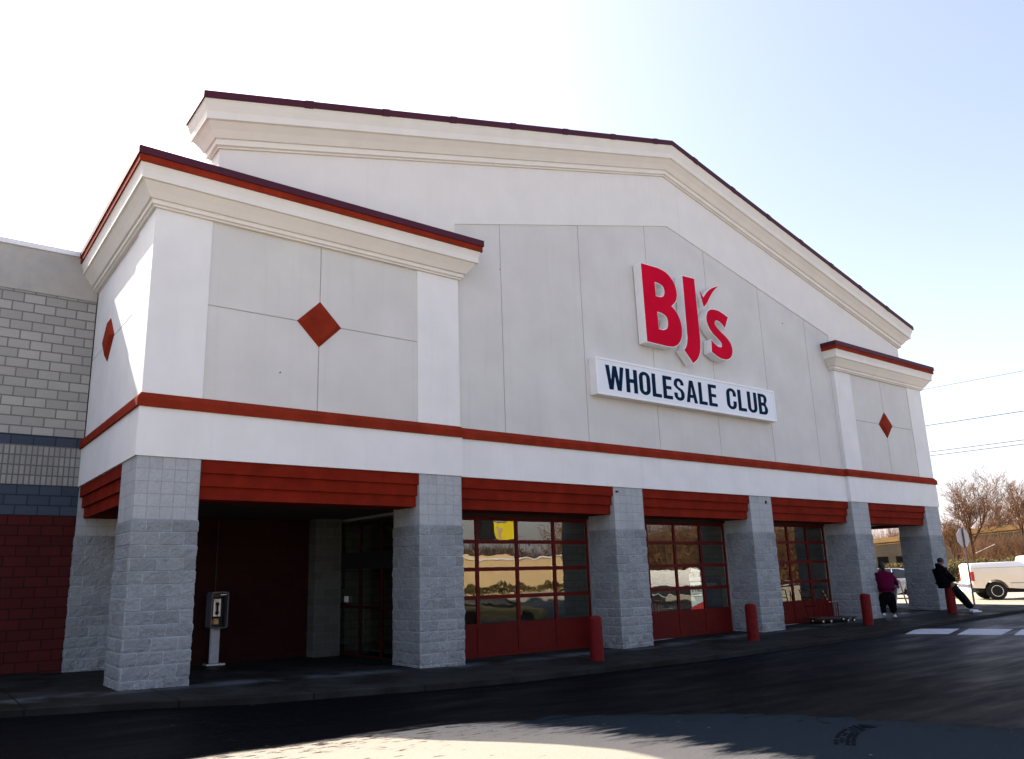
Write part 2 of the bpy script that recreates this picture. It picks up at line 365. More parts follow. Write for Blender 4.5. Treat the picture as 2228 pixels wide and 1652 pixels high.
    c = mixc(nt, dryf, wc, dc)
    c = mixc(nt, mth(nt, 'MULTIPLY', gr, .7), c, (.16,.155,.145))
    nt.links.new(c, b.inputs['Base Color'])
    rw = rampv(nt, noise_tex(nt, mp.outputs[0], .9, 4), .35, .7, .33, .62)
    r = N(nt, 'ShaderNodeMix'); nt.links.new(dryf, r.inputs[0]); nt.links.new(rw, r.inputs[2]); r.inputs[3].default_value = .92
    nt.links.new(r.outputs[0], b.inputs['Roughness'])
    nt.links.new(mth(nt, 'MULTIPLY_ADD', bl.outputs[0], .032, .010), b.inputs['Specular IOR Level'])
    bump(nt, b, mth(nt, 'ADD', agg, agg2), .006, .8)
    return m
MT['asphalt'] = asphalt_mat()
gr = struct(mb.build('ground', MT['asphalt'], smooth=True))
# far grass and brush bank as its own sheet over the ground
def sheet(name, x0, x1, y0, y1, st, off, mat, rag=0):
    mb = MB(); X = line(x0, x1, st)+[x1]; Y = line(y0, y1, st)+[y1]
    for y in Y:
        for x in X: mb.v.append((x, y, g(x, y)+off+(MN.noise(Vector((x*.6, y*.6, 3)))*rag)))
    for j in range(len(Y)-1):
        for i in range(len(X)-1): a = j*len(X)+i; mb.f.append((a, a+1, a+1+len(X), a+len(X)))
    return mb.build(name, mat, smooth=True)
def bank_mat():
    m, nt, b = base_mat('dead_grass', (.1,.07,.04), .95, .15); co = coords(nt)
    n1 = noise_tex(nt, co, 1.1, 7, .65); n2 = noise_tex(nt, co, .35, 5, .6)
    c = mixc(nt, rampv(nt, n1, .35, .65), (.055,.038,.020), (.17,.115,.055))
    c = mixc(nt, rampv(nt, n2, .56, .62), c, (.75,.72,.70))
    nt.links.new(c, b.inputs['Base Color']); bump(nt, b, n1, .15, .8); return m
MT['bank'] = bank_mat()
struct(sheet('grass_bank', 47, 100, -45, 70, 1.0, -.02, MT['bank'], .12))

def sidewalk_mat():
    m, nt, b = base_mat('damp_concrete', (.04,.04,.04), .7, .3); co = coords(nt)
    sep = N(nt, 'ShaderNodeSeparateXYZ'); nt.links.new(co, sep.inputs[0])
    n1 = noise_tex(nt, co, .9, 6, .6); n2 = noise_tex(nt, co, 60, 3)
    c = mixc(nt, rampv(nt, n1, .42, .70), (.014,.014,.0125), (.036,.038,.038))
    c = mixc(nt, rampv(nt, n2, .3, .7, 0, .4), c, (.010,.010,.010))
    # dry strip along the pillar fronts
    pl = N(nt, 'ShaderNodeMapRange'); nt.links.new(mth(nt, 'ABSOLUTE', mth(nt, 'ADD', sep.outputs[1], .05)), pl.inputs[0]); pl.inputs[1].default_value = .12; pl.inputs[2].default_value = .42; pl.inputs[3].default_value = .6; pl.inputs[4].default_value = 0
    c = mixc(nt, mth(nt, 'MULTIPLY', pl.outputs[0], rampv(nt, n1, .42, .6)), c, (.10,.112,.125))
    # control joints
    jx = mth(nt, 'ABSOLUTE', mth(nt, 'SUBTRACT', mth(nt, 'FRACT', mth(nt, 'DIVIDE', mth(nt, 'SUBTRACT', sep.outputs[0], .45), 1.783)), .5))
    jf = mth(nt, 'GREATER_THAN', jx, .4945)
    jy = mth(nt, 'LESS_THAN', mth(nt, 'ABSOLUTE', mth(nt, 'ADD', sep.outputs[1], .52)), .007)
    jj = mth(nt, 'MAXIMUM', jf, jy)
    c = mixc(nt, jj, c, (.006,.006,.006))
    nt.links.new(c, b.inputs['Base Color'])
    nt.links.new(rampv(nt, n1, .4, .65, .45, .9), b.inputs['Roughness']); b.inputs['Specular IOR Level'].default_value = .02
    bump(nt, b, mth(nt, 'SUBTRACT', n2, mth(nt, 'MULTIPLY', jj, 3)), .004, .7)
    return m
MT['sidewalk'] = sidewalk_mat()
mb = MB(); X = line(-40,-3,2)+line(-3,30,.3)+[30.2]; T = [0, .003]+[i/14 for i in range(1, 15)]
for x in X:
    k = lerp(x, KERB); yb = 5.4 if x < 27.6 else 5.4-(x-27.6)*.8
    for ti, t in enumerate(T):
        y = k+(yb-k)*t
        mb.v.append((x, y-(0 if ti else .012), g(x, y)-(0 if ti else .012)))
    mb.v.append((x, k-.03, g(x, k)-.4))
nT = len(T)+1
for i in range(len(X)-1):
    for t in range(len(T)-1): a = i*nT+t; mb.f.append((a, a+nT, a+nT+1, a+1))
    mb.f.append((i*nT, i*nT+nT-1, (i+1)*nT+nT-1, (i+1)*nT))
a = (len(X)-1)*nT
mb.f.append(tuple(a+t for t in range(len(T)))+(a+nT-1,))
struct(mb.build('sidewalk', MT['sidewalk'], smooth=False))
# crosswalk bars
def quad_bar(pts, name='crosswalk_bar'):
    mb = MB(); n = 8
    for i in range(n+1):
        for j in range(5):
            s, t = i/n, j/4
            x = (pts[0][0]*(1-s)+pts[1][0]*s)*(1-t)+(pts[3][0]*(1-s)+pts[2][0]*s)*t
            y = (pts[0][1]*(1-s)+pts[1][1]*s)*(1-t)+(pts[3][1]*(1-s)+pts[2][1]*s)*t
            mb.v.append((x, y, g(x, y)+ZA+.005))
    for i in range(n):
        for j in range(4): a = i*5+j; mb.f.append((a, a+1, a+6, a+5))
    return struct(mb.build(name, MT['paint_white']))
quad_bar([(18.45,-2.60),(20.10,-2.12),(20.60,-3.02),(18.95,-3.46)], 'crosswalk_marking')
quad_bar([(18.88,-3.68),(20.70,-3.22),(21.08,-4.14),(19.28,-4.54)], 'crosswalk_marking')
quad_bar([(19.38,-4.78),(21.1,-4.34),(21.6,-5.25),(19.8,-5.7)], 'crosswalk_marking')

def tyre_mark(p0, p1, p2, w_=.20, n=26):
    mb = MB(); pts = []
    for i in range(n+1):
        t = i/n; pts.append(Vector(((1-t)**2*p0[0]+2*t*(1-t)*p1[0]+t*t*p2[0], (1-t)**2*p0[1]+2*t*(1-t)*p1[1]+t*t*p2[1])))
    for k in range(4):
        o0 = (k-2)*w_/4+.006; o1 = o0+w_/4-.014
        for i in range(n):
            if MN.noise(Vector((i*.9, k*3.1, p0[0]))) > .12: continue
            a, b = pts[i], pts[i+1]; d = (b-a).normalized(); nn = Vector((-d.y, d.x))
            q = [a+nn*o0, a+nn*o1, a+nn*o1+(b-a)*.93, a+nn*o0+(b-a)*.93]
            mb.add([(v.x, v.y, g(v.x, v.y)+ZA+.006) for v in q], [(0,1,2,3)])
    o = mb.build('tyre_mark', MT['tyre_black']); o['kind'] = 'structure'; return o
tyre_mark((5.25,-8.75), (4.75,-8.75), (4.1,-9.15), .19)
# ------------------------------------------------------------------ STORE BUILDING
B = thing('store_building', 'wholesale store with white stucco gable, red stripe and grey block pillars', 'building')
WP, P3, P4, P5, P6, PE, PW = 6.33, 10.85, 16.23, 21.40, 26.27, 27.29, 1.02
MX = 13.65
# pillars
def pillar_mesh():
    mb = MB(); nP = 26; zs = []
    z = -.3
    while z < 2.60: zs.append(z); z += .034
    for k in range(0, 14):
        zz = k*.2032
        zs += [zz-.006, zz+.006]
    zs = sorted(q for q in set(round(z, 4) for z in zs) if q <= 2.648); zs2 = [zs[0]]
    for q in zs[1:]:
        if q-zs2[-1] > .004: zs2.append(q)
    zs = zs2+[2.655, 3.655]
    per = []
    for s in range(4):
        for i in range(nP):
            t = i/nP*PW
            per.append({0:(t,0,0,-1),1:(PW,t,1,0),2:(PW-t,PW,0,1),3:(0,PW-t,-1,0)}[s]+(i == 0,))
    def cn(i): s = i//nP; return {0:(-1,-1),1:(1,-1),2:(1,1),3:(-1,1)}[s]
    for z in zs:
        for i, (x, y, nx, ny, c) in enumerate(per):
            if c: nx, ny = cn(i)
            d = 0
            if z < 2.65:
                fr = (z/.2032) % 1; joint = fr < .04 or fr > .96
                row = math.floor(z/.2032); u = (x+y)/.4064+(.5 if row % 2 else 0); fu = abs((u % 1)-.0)
                vj = fu < .02 or fu > .98
                n1 = MN.noise(Vector((x*9, y*9, z*9)))*.012+MN.noise(Vector((x*24, y*24, z*24)))*.007+MN.noise(Vector((x*2.5+row*7.3, y*2.5, row*3.1)))*.008
                d = .008+n1*.5 if joint else .015+n1*1.25
                if vj and not joint: d = .012+n1*.5
                if z > 2.642: d = 0
            mb.v.append((x+nx*d, y+ny*d, z))
    n = len(per)
    for k in range(len(zs)-1):
        for i in range(n): j = (i+1) % n; mb.f.append((k*n+i, k*n+j, (k+1)*n+j, (k+1)*n+i))
    mb.f.append(tuple(range((len(zs)-1)*n, len(zs)*n)))
    return mb
pil = pillar_mesh().build('pillar', MT['pillar'], B)
for x, y in ((WP-PW, 0), (P3, .1), (P4, .1), (P5, 0), (P6, 0), (0, 4.96), (P6, 4.0)):
    o = pil.copy(); COL.objects.link(o); o.location = (x, y, 0); o.parent = B
# sweeping trims
PATH = [(0,5.0),(0,0),(WP,0),(WP,.1),(P5,.1),(P5,0),(PE,0),(PE,5.0)]
sweep(MB(), PATH, [(.03,3.655),(.03,4.462),(-.05,4.462),(-.05,3.655)]).build('fascia', MT['stucco_w'], B)
sweep(MB(), PATH, [(.075,4.462),(.075,4.60),(0.005,4.70),(-.05,4.70),(-.05,4.462)]).build('stripe', MT['brick_red'], B)
# lintels: three stepped courses
def lintel(x0, x1, yo):
    mb = MB()
    for i, (za, zb) in enumerate(((3.435,3.652),(3.217,3.435),(3.0,3.217))):
        mb.box(x0+.006*i, x1-.006*i, yo+.012+.055*i, yo+.9-.055*i, za, zb)
    return mb.build('lintel', MT['lintel'], B)
lintel(PW, WP-PW, 0); lintel(WP, P3, .1); lintel(P3+PW, P4, .1); lintel(P4+PW, P5, .1); lintel(P5+PW, P6, 0)
def lintel_side(x0, sgn, y0, y1):
    mb = MB()
    for i, (za, zb) in enumerate(((3.435,3.652),(3.217,3.435),(3.0,3.217))):
        a = x0+sgn*(.012+.055*i); b = x0+sgn*(.9-.055*i)
        mb.box(min(a, b), max(a, b), y0, y1, za, zb)
    return mb.build('lintel', MT['lintel'], B)
lintel_side(0, 1, PW, 4.95); lintel_side(PE, -1, PW, 4.0)
# porch and vestibule ceiling
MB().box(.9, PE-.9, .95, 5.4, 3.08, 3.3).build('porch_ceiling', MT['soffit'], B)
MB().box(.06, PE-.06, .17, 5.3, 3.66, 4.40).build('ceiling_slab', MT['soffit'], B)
# pavilions
def pavilion(x0, x1, front_joint, side):
    zb, zt = 4.68, 8.0
    SW = MT['stucco_w']
    if side < 0:
        MB().prism([(x0,0),(x0+.98,0),(x0+.98,.34),(x0+.3,.34),(x0+.3,1.23),(x0,1.23)], zb, zt, 'z').build('corner_strip', SW, B)
        MB().box(x1-1.04, x1, 0, .34, zb, zt).build('corner_strip', SW, B)
    else:
        MB().box(x0, x0+.98, 0, .34, zb, zt).build('corner_strip', SW, B)
        MB().prism([(x1-1.04,0),(x1,0),(x1,5.0),(x1-.3,5.0),(x1-.3,.34),(x1-1.04,.34)], zb, zt, 'z').build('corner_strip', SW, B)
    mb = MB(); e = .009; a, b = x0+.98, x1-1.04; j = front_joint; h = 6.40
    for xa, xb in ((a, j-e), (j+e, b)):
        for za, zb_ in ((zb, h-e), (h+e, zt)): mb.box(xa, xb, .022, .2, za, zb_)
    mb.build('wall_panel', MT['stucco_g'], B)
    MB().box(a, b, .036, .33, zb, zt).build('panel_joint', MT['joint'], B)
    diamond((j, .022, h), 0)
def diamond(c, axis):
    r, q, d = .455, .335, .075; pts = [(0,r),(r,0),(0,-r),(-r,0)]; pq = [(0,q),(q,0),(0,-q),(-q,0)]
    vs = []
    for P_, dd in ((pts, 0), (pts, .012), (pq, d)):
        for u, v in P_:
            vs.append((c[0]+u, c[1]-dd, c[2]+v) if axis == 0 else (c[0]-dd, c[1]+u, c[2]+v))
    fs = [(8,9,10,11)]+[(k*4+i, k*4+(i+1) % 4, (k+1)*4+(i+1) % 4, (k+1)*4+i) for k in range(2) for i in range(4)]
    MB().add(vs, fs).build('diamond_ornament', MT['brick_red'], B)
pavilion(0, WP, 3.10, -1); pavilion(P5, PE, 24.36, 1)
# left side face of the left pavilion
mb = MB(); e = .009
for ya, yb in ((1.23, 3.22-e), (3.22+e, 5.0)):
    for za, zb in ((4.68, 6.42-e), (6.42+e, 8.0)): mb.box(.022, .2, ya, yb, za, zb)
mb.build('side_wall_panel', MT['stucco_w'], B)
MB().box(.036, .3, 1.23, 5.0, 4.68, 8.0).build('panel_joint', MT['joint'], B)
diamond((.022, 3.27, 6.45), 1)
# pavilion cornices
def cornice(path, nm=''):
    sweep(MB(), path, [(.43,8.715),(.43,8.852),(-.40,8.852),(-.40,8.715)]).build('coping', MT['maroon'], B)
    sweep(MB(), path, [(.405,8.59),(.405,8.715),(-.37,8.715),(-.37,8.59)]).build('red_edge', MT['brick_red'], B)
    sweep(MB(), path, [(.375,8.59),(.355,8.53),(.335,8.45),(.335,8.335),(.295,8.325),(.20,8.20),(.135,8.10),(.095,8.095),(.095,8.02),(.055,8.01),(.05,7.98),(-.33,7.98),(-.33,8.59)]).build('cornice', MT['stucco_c'], B)
cornice([(0,5.3),(0,0),(WP,0),(WP,.12)])
cornice([(P5,.12),(P5,0),(PE,0),(PE,5.3)])
# centre wall with gable
SL = .2563
def ztop(x): return 13.66-SL*abs(x-MX)
gxl, gxr = 1.05, 26.25
def pz(x): return 11.19-.2495*abs(x-MX)
mb = MB()
mb.prism([(gxl,7.9),(WP+.005,7.9),(WP+.005,pz(WP)),(MX,pz(MX)),(MX,ztop(MX)-.85),(gxl,ztop(gxl)-.85)], .1, .6)
mb.prism([(MX,pz(MX)),(21.5,pz(21.5)),(21.5,7.9),(gxr,7.9),(gxr,ztop(gxr)-.85),(MX,ztop(MX)-.85)], .1, .6)
mb.build('gable_wall', mottled('gable_stucco', (.72,.70,.675), .03, 1.5, .9, .2, 90, .004, streak=.15), B)
js = [WP-.1, 7.63, 10.17, 12.70, 15.21, 17.73, 20.14, 21.6]
mb = MB()
for a, b in zip(js[:-1], js[1:]):
    a_ = a+.009; b_ = b-.009; top = [(b_, pz(b_)+.05)]
    if a_ < MX < b_: top.append((MX, pz(MX)+.05))
    top.append((a_, pz(a_)+.05))
    mb.prism([(a_,4.5),(b_,4.5)]+top, .122, .3)
mb.build('wall_panel', MT['stucco_g'], B)
mb = MB(); mb.prism([(WP-.1,4.5),(21.6,4.5),(21.6,pz(21.6)),(MX,pz(MX)),(WP-.1,pz(WP-.1))], .137, .5)
mb.build('panel_joint', MT['joint'], B)
def gable_ring(mb, prof):
    rings = []
    for o, d in prof:
        yf, yb = .1-o, .6+o*.35
        rings.append([(gxl-o, yf, ztop(gxl-o)-d), (MX, yf, ztop(MX)-d), (gxr+o, yf, ztop(gxr+o)-d), (gxr+o, yb, ztop(gxr+o)-d), (MX, yb, ztop(MX)-d), (gxl-o, yb, ztop(gxl-o)-d)])
    vs = [v for r in rings for v in r]; fs = []
    for k in range(len(rings)-1):
        for i in range(6): j = (i+1) % 6; fs.append((k*6+i, k*6+j, (k+1)*6+j, (k+1)*6+i))
    L = (len(rings)-1)*6
    fs += [(0,1,4,5),(1,2,3,4),(L,L+5,L+4,L+1),(L+1,L+4,L+3,L+2)]
    mb.add(vs, fs); return mb
gc = gable_ring(MB(), [(.47,0),(.475,.14)]).build('gable_coping', MT['maroon'], B)
gable_ring(MB(), [(.445,.14),(.415,.25),(.375,.36),(.37,.50),(.32,.52),(.22,.64),(.14,.765),(.10,.775),(.10,.885),(.05,.90),(.045,.93),(0,.93)]).build('gable_cornice', MT['stucco_c'], B)
# coping splice plates
mb = MB()
x = 2.6
while x < 26.3:
    s = SL if x < MX else -SL; zc = ztop(x); hw = .09
    if abs(x-MX) > .4:
        MB().prism([(x-hw, zc-s*hw-.15), (x+hw, zc+s*hw-.15), (x+hw, zc+s*hw+.007), (x-hw, zc-s*hw+.007)], -.381, .2).build('coping_splice', MT['maroon'], B)
    x += 1.72
# block wall to the left and the body of the building
yw = 5.0
def wallbox(name, z0, z1, mat, yo=0, x0=-24, x1=-.0): return MB().box(x0, x1, yw+yo, yw+.35, z0, z1).build(name, mat, B)
wallbox('red_block_wall', -.35, 3.05, MT['cmu_red']); wallbox('blue_block_band', 3.05, 3.665, MT['cmu_blue'])
wallbox('ribbed_block_band', 3.665, 4.48, MT['cmu_ribs']); wallbox('blue_block_band', 4.48, 4.70, MT['cmu_blue'])
wallbox('tan_block_wall', 4.70, 7.765, MT['cmu_tan'])
for xa, xb in [(-24+3.67*i, -24+3.67*(i+1)) for i in range(6)]+[(-1.98, 0)]:
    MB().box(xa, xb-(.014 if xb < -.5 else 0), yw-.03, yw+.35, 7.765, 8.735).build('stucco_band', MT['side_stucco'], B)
MB().box(-23.9, -.05, yw, yw+.33, 7.8, 8.72).build('panel_joint', MT['joint'], B)
MB().box(-24, -.30, yw-.07, yw+.42, 8.735, 8.845).build('parapet_coping', MT['white_metal'], B)
mb = MB(); mb.box(-24, PE-.35, 5.35, 60, 8.0, 8.2); mb.box(.2, WP-.2, .3, 5.35, 8.0, 8.3); mb.box(P5+.2, PE-.2, .3, 5.35, 8.0, 8.3); mb.box(WP-.2, P5+.2, .6, 5.35, 8.0, 8.3)
mb.build('roof', MT['roof'], B)
mb = MB(); mb.box(PE-.3, PE, 5.02, 60, 3.4, 8.7); mb.box(PE-.3, PE, 5.02, 60, -.3, 3.4); mb.build('end_wall', MT['cmu_tan'], B)
MB().box(-24.3, -24, yw, 60, -.3, 8.7).build('end_wall', MT['cmu_tan'], B)
MB().box(-24, PE, 59.7, 60, -.3, 8.7).build('rear_wall', MT['cmu_tan'], B)
# porch back wall, pier and vestibule
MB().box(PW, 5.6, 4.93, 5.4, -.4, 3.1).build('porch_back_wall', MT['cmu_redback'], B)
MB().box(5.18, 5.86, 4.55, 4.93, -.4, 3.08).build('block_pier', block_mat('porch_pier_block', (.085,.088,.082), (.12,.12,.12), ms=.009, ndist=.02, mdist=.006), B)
MB().box(5.6, 22.0, 5.4, 5.7, -.4, 3.1).build('vestibule_back_wall', MT['cmu_in'], B)
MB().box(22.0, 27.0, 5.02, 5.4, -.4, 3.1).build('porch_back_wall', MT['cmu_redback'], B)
mb = MB(); mb.box(5.0, PW+4.3, .98, 1.06, -.3, 3.1)
MB().box(6.6, 11.2, 2.9, 3.0, -.2, 3.0).build('inner_partition', MT['dark_wall'], B)  # dark sheet added to darken the view through the first door
# end storefronts
def glaze(axis, c, a0, a1, z0, z1, mulls, rails, name, door_header=None, low=None, thick=.06, t=.07):
    """framed glazing on plane axis=c between a0..a1; mulls/rails = centre positions"""
    r = bpy.data.objects.new(name, None); COL.objects.link(r); r.parent = B; r.empty_display_size = .1
    fr = MB()
    def bx(mb, a, b, za, zb, h=thick):
        if axis == 'y': mb.box(a, b, c-h/2, c+h/2, za, zb)
        else: mb.box(c-h/2, c+h/2, a, b, za, zb)
    bx(fr, a0, a0+t, z0, z1); bx(fr, a1-t, a1, z0, z1)
    xsn = sorted(mulls)
    for m_ in xsn: bx(fr, m_-t/2, m_+t/2, z0, z1, thick)
    edges = [a0+t/2]+xsn+[a1-t/2]
    for A_, B_ in zip(edges[:-1], edges[1:]):
        for q in [z0+t/2, z1-t/2]+list(rails): bx(fr, A_+t/2, B_-t/2, q-t/2, q+t/2, thick-.008)
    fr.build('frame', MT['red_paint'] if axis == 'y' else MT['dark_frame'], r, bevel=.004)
    gl = MB(); bx(gl, a0+.01, a1-.01, (low if low else z0)+.01, z1-.01, .008); gl.build('glass', MT['glass'], r)
    if low:
        lp = MB()
        for A_, B_ in zip(edges[:-1], edges[1:]):
            if axis == 'y':
                lp.box(A_+t/2, B_-t/2, c-.012, c+.012, z0+t, low-t/2)
        lp.build('lower_panel', MT['red_paint'], r)
    if door_header:
        h = MB(); bx(h, a0+.02, a1-.02, door_header[0], door_header[1], thick+.05); h.build('door_header', MT['black'], r)
    return r
glaze('x', 5.92, 1.1, 4.80, -.12, 2.95, [3.62, 2.6], [.99], 'entrance_door', door_header=(1.86, 2.24))
glaze('x', 21.62, 1.1, 5.0, .0, 2.95, [3.62, 2.6], [1.0], 'exit_door', door_header=(1.95, 2.25))
# roll-up glass doors
for x0, x1 in ((WP, P3), (P3+PW, P4), (P4+PW, P5)):
    w_ = (x1-x0)
    zb = -.10 if x0 < 8 else (-.08 if x0 < 14 else -.02)
    sh = .04 if x0 > 15 else 0
    r = glaze('y', 1.06, x0, x1, zb, 2.93+sh, [x0+w_*.25-.02, x0+w_*.5-.02, x0+w_*.75-.02] if 1 else [], [2.375+sh, 1.775+sh, 1.17+sh], 'overhead_door', low=.62+sh, thick=.055, t=.085)
    mb = MB()
    ed = [x0+.06, x0+w_*.25-.02, x0+w_*.5-.02, x0+w_*.75-.02, x1-.06]
    mb.box(x0+.09, x1-.09, 1.038, 1.08, .555+sh, .615+sh); mb.box(x0+.09, x1-.09, 1.036, 1.08, zb+.09, zb+.125)
    mb.build('door_rail', MT['red_paint'], r)
    MB().box(x0, x1, 1.0, 1.2, 2.93+sh, 3.1).build('door_head', MT['black'], r)
    MB().box(x1-.045, x1-.02, .985, 1.03, zb, 2.93).build('door_track', MT['steel'], r)
# threshold strips
mb = MB()
for x0, x1, z in ((WP, P3, -.105), (P3+PW, P4, -.075), (P4+PW, P5, -.01)):
    mb.box(x0, x1, .90, 1.3, z-.2, z+.012)
mb.build('threshold', mottled('threshold_concrete', (.20,.21,.22), .3, 3), B)
# vestibule floor is the sidewalk sheet; inner divider for depth
MB().box(5.98, 21.55, 1.22, 5.38, 3.02, 3.078).build('vestibule_ceiling', mottled('ceiling_white', (.3,.3,.28), .05, 1), B)
MB().box(5.98, 21.55, 1.22, 5.38, .035, .05).build('vestibule_floor', mottled('vestibule_floor', (.12,.115,.11), .15, 2, .5), B)
# wall spots and conduit details
for q_ in (MB().box(10.93, 11.0, .07, .097, 3.52, 3.56), MB().box(16.95, 17.0, .07, .097, 3.45, 3.53), MB().lathe([(.012,0),(.012,.02)], 8, (2.35,.003,5.35), 'y'), MB().lathe([(.010,0),(.010,.02)], 8, (7.6,.107,8.55), 'y'), MB().lathe([(.010,0),(.010,.03)], 8, (18.9,.09,9.2), 'y')):
    q_.build('wall_fixture', MT['black'], B)

# ------------------------------------------------------------------ glyphs
def arc(cx, cy, rx_, ry_, a0, a1, n=8): return [(cx+rx_*cos(radians(a0+(a1-a0)*i/n)), cy+ry_*sin(radians(a0+(a1-a0)*i/n))) for i in range(n+1)]
Wd = .50; st = .165
G = {}
G['H'] = [[(0,0),(st,0),(st,.42),(Wd-st,.42),(Wd-st,0),(Wd,0),(Wd,1),(Wd-st,1),(Wd-st,.58),(st,.58),(st,1),(0,1)]]
G['L'] = [[(0,0),(.42,0),(.42,.15),(st,.15),(st,1),(0,1)]]
G['E'] = [[(0,0),(.44,0),(.44,.15),(st,.15),(st,.43),(.40,.43),(.40,.57),(st,.57),(st,.85),(.43,.85),(.43,1),(0,1)]]
G['F'] = [[(0,0),(st,0),(st,.42),(.40,.42),(.40,.57),(st,.57),(st,.85),(.43,.85),(.43,1),(0,1)]]
G['I'] = [[(0,0),(st,0),(st,1),(0,1)]]
G['T'] = [[(.15,0),(.32,0),(.32,.85),(.47,.85),(.47,1),(0,1),(0,.85),(.15,.85)]]
G['A'] = [[(0,0),(.16,0),(.20,.22),(.36,.22),(.40,0),(.56,0),(.37,1),(.19,1)], [(.225,.36),(.335,.36),(.28,.74)]]
G['W'] = [[(.13,0),(.30,0),(.39,.58),(.48,0),(.65,0),(.78,1),(.62,1),(.56,.38),(.47,1),(.31,1),(.22,.38),(.16,1),(0,1)]]
G['M'] = [[(0,0),(.15,0),(.15,.62),(.27,0),(.37,0),(.49,.62),(.49,0),(.64,0),(.64,1),(.43,1),(.32,.42),(.21,1),(0,1)]]
G['O'] = [arc(.25,.74,.25,.26,0,180)+arc(.25,.26,.25,.26,180,360), arc(.25,.76,.085,.10,0,180)+arc(.25,.24,.085,.10,180,360)]
G['U'] = [[(0,1)]+arc(.25,.26,.25,.26,180,360)+[(.5,1),(.335,1)]+arc(.25,.24,.085,.10,360,180)+[(.165,1)]]
G['C'] = [[(.5,.63)]+arc(.25,.74,.25,.26,0,180)+arc(.25,.26,.25,.26,180,360)+[(.5,.40),(.335,.40)]+arc(.25,.24,.085,.10,360,180)+arc(.25,.76,.085,.10,180,0)+[(.335,.63)]]
G['S'] = [[(.49,.70)]+arc(.25,.75,.24,.25,0,180)+[(.01,.66),(.10,.55),(.30,.42),(.335,.33),(.335,.24)]+arc(.25,.22,.085,.08,0,-180)+[(.165,.34),(0,.34)]+arc(.25,.25,.25,.25,180,360)+[(.5,.36),(.42,.50),(.20,.62),(.165,.70),(.165,.76)]+arc(.25,.77,.085,.09,180,0)+[(.33,.70)]]
G['B'] = [[(0,0),(.30,0)]+arc(.30,.24,.20,.24,-90,50,6)+[(.40,.52)]+arc(.29,.77,.19,.23,-50,90,6)+[(0,1)], [(st,.14),(st,.43),(.27,.43),(.325,.38),(.325,.19),(.27,.14)], [(st,.58),(st,.86),(.26,.86),(.31,.82),(.31,.62),(.26,.58)]]
G['R'] = [[(0,0),(st,0),(st,.42),(.25,.42),(.34,0),(.51,0),(.40,.48)]+arc(.28,.75,.21,.25,-40,90,7)+[(0,1)], [(st,.56),(st,.86),(.26,.86),(.32,.81),(.32,.61),(.26,.56)]]
G['P'] = [[(0,0),(st,0),(st,.40),(.28,.40)]+arc(.28,.70,.22,.30,-90,90,8)+[(0,1)], [(st,.55),(st,.86),(.26,.86),(.33,.80),(.33,.61),(.26,.55)]]
G['3'] = [[(0,.30)]+arc(.25,.25,.25,.25,180,400,10)+[(.40,.52)]+arc(.25,.76,.23,.24,-45,180,10)+[(.02,.68),(.17,.68)]+arc(.25,.77,.08,.09,180,-60,6)+[(.27,.60),(.18,.60),(.18,.46),(.28,.46),(.335,.38),(.335,.25)]+arc(.25,.23,.085,.09,0,-180,6)+[(.165,.30)]]
for k in 'V': G[k] = [[(.17,0),(.35,0),(.52,1),(.35,1),(.26,.35),(.17,1),(0,1)]]
G['N'] = [[(0,0),(.15,0),(.15,.6),(.35,0),(.5,0),(.5,1),(.35,1),(.35,.42),(.15,1),(0,1)]]
def fill_mesh(polys, ext, name='glyph'):
    cu = bpy.data.curves.new(name, 'CURVE'); cu.dimensions = '2D'; cu.fill_mode = 'BOTH'; cu.extrude = ext
    for P_ in polys:
        s = cu.splines.new('POLY'); s.points.add(len(P_)-1)
        for i, (x, y) in enumerate(P_): s.points[i].co = (x, y, 0, 1)
        s.use_cyclic_u = True
    ob = bpy.data.objects.new(name, cu); COL.objects.link(ob)
    dg = bpy.context.evaluated_depsgraph_get(); me = bpy.data.meshes.new_from_object(ob.evaluated_get(dg))
    vs = [v.co[:] for v in me.vertices]; fs = [tuple(p.vertices) for p in me.polygons]
    bpy.data.objects.remove(ob); bpy.data.curves.remove(cu); bpy.data.meshes.remove(me)
    return vs, fs
def adv(ch): return max(p[0] for p in G[ch][0]) if ch in G else .28
def text_mesh(mb, txt, x0, x1, z0, z1, y, th=.006, gap=.07, place=None):
    tot = sum(adv(c) for c in txt)+gap*(len(txt)-1); sx = (x1-x0)/tot; sz = z1-z0; x = x0
    for c in txt:
        if c in G:
            vs, fs = fill_mesh([[(x+px*sx, z0+py*sz) for px, py in P_] for P_ in G[c]], th/2)
            f = place or (lambda u, v, d: (u, y-d, v))
            mb.add([f(v[0], v[1], v[2]) for v in vs], fs)
        x += (adv(c)+gap)*sx
    return mb
def offset(poly, d):
    n = len(poly); area = sum(poly[i][0]*poly[(i+1) % n][1]-poly[(i+1) % n][0]*poly[i][1] for i in range(n)); s = 1 if area > 0 else -1
    out = []
    for i in range(n):
        a, b, c = poly[i-1], poly[i], poly[(i+1) % n]
        e1 = (b[0]-a[0], b[1]-a[1]); e2 = (c[0]-b[0], c[1]-b[1]); l1 = hypot(*e1); l2 = hypot(*e2)
        n1 = (e1[1]/l1*s, -e1[0]/l1*s); n2 = (e2[1]/l2*s, -e2[0]/l2*s)
        m = (n1[0]+n2[0], n1[1]+n2[1]); k = m[0]**2+m[1]**2; k = min(2/k, 1.6) if k > 1e-6 else 0
        out.append((b[0]+m[0]*k*d, b[1]+m[1]*k*d))
    return out
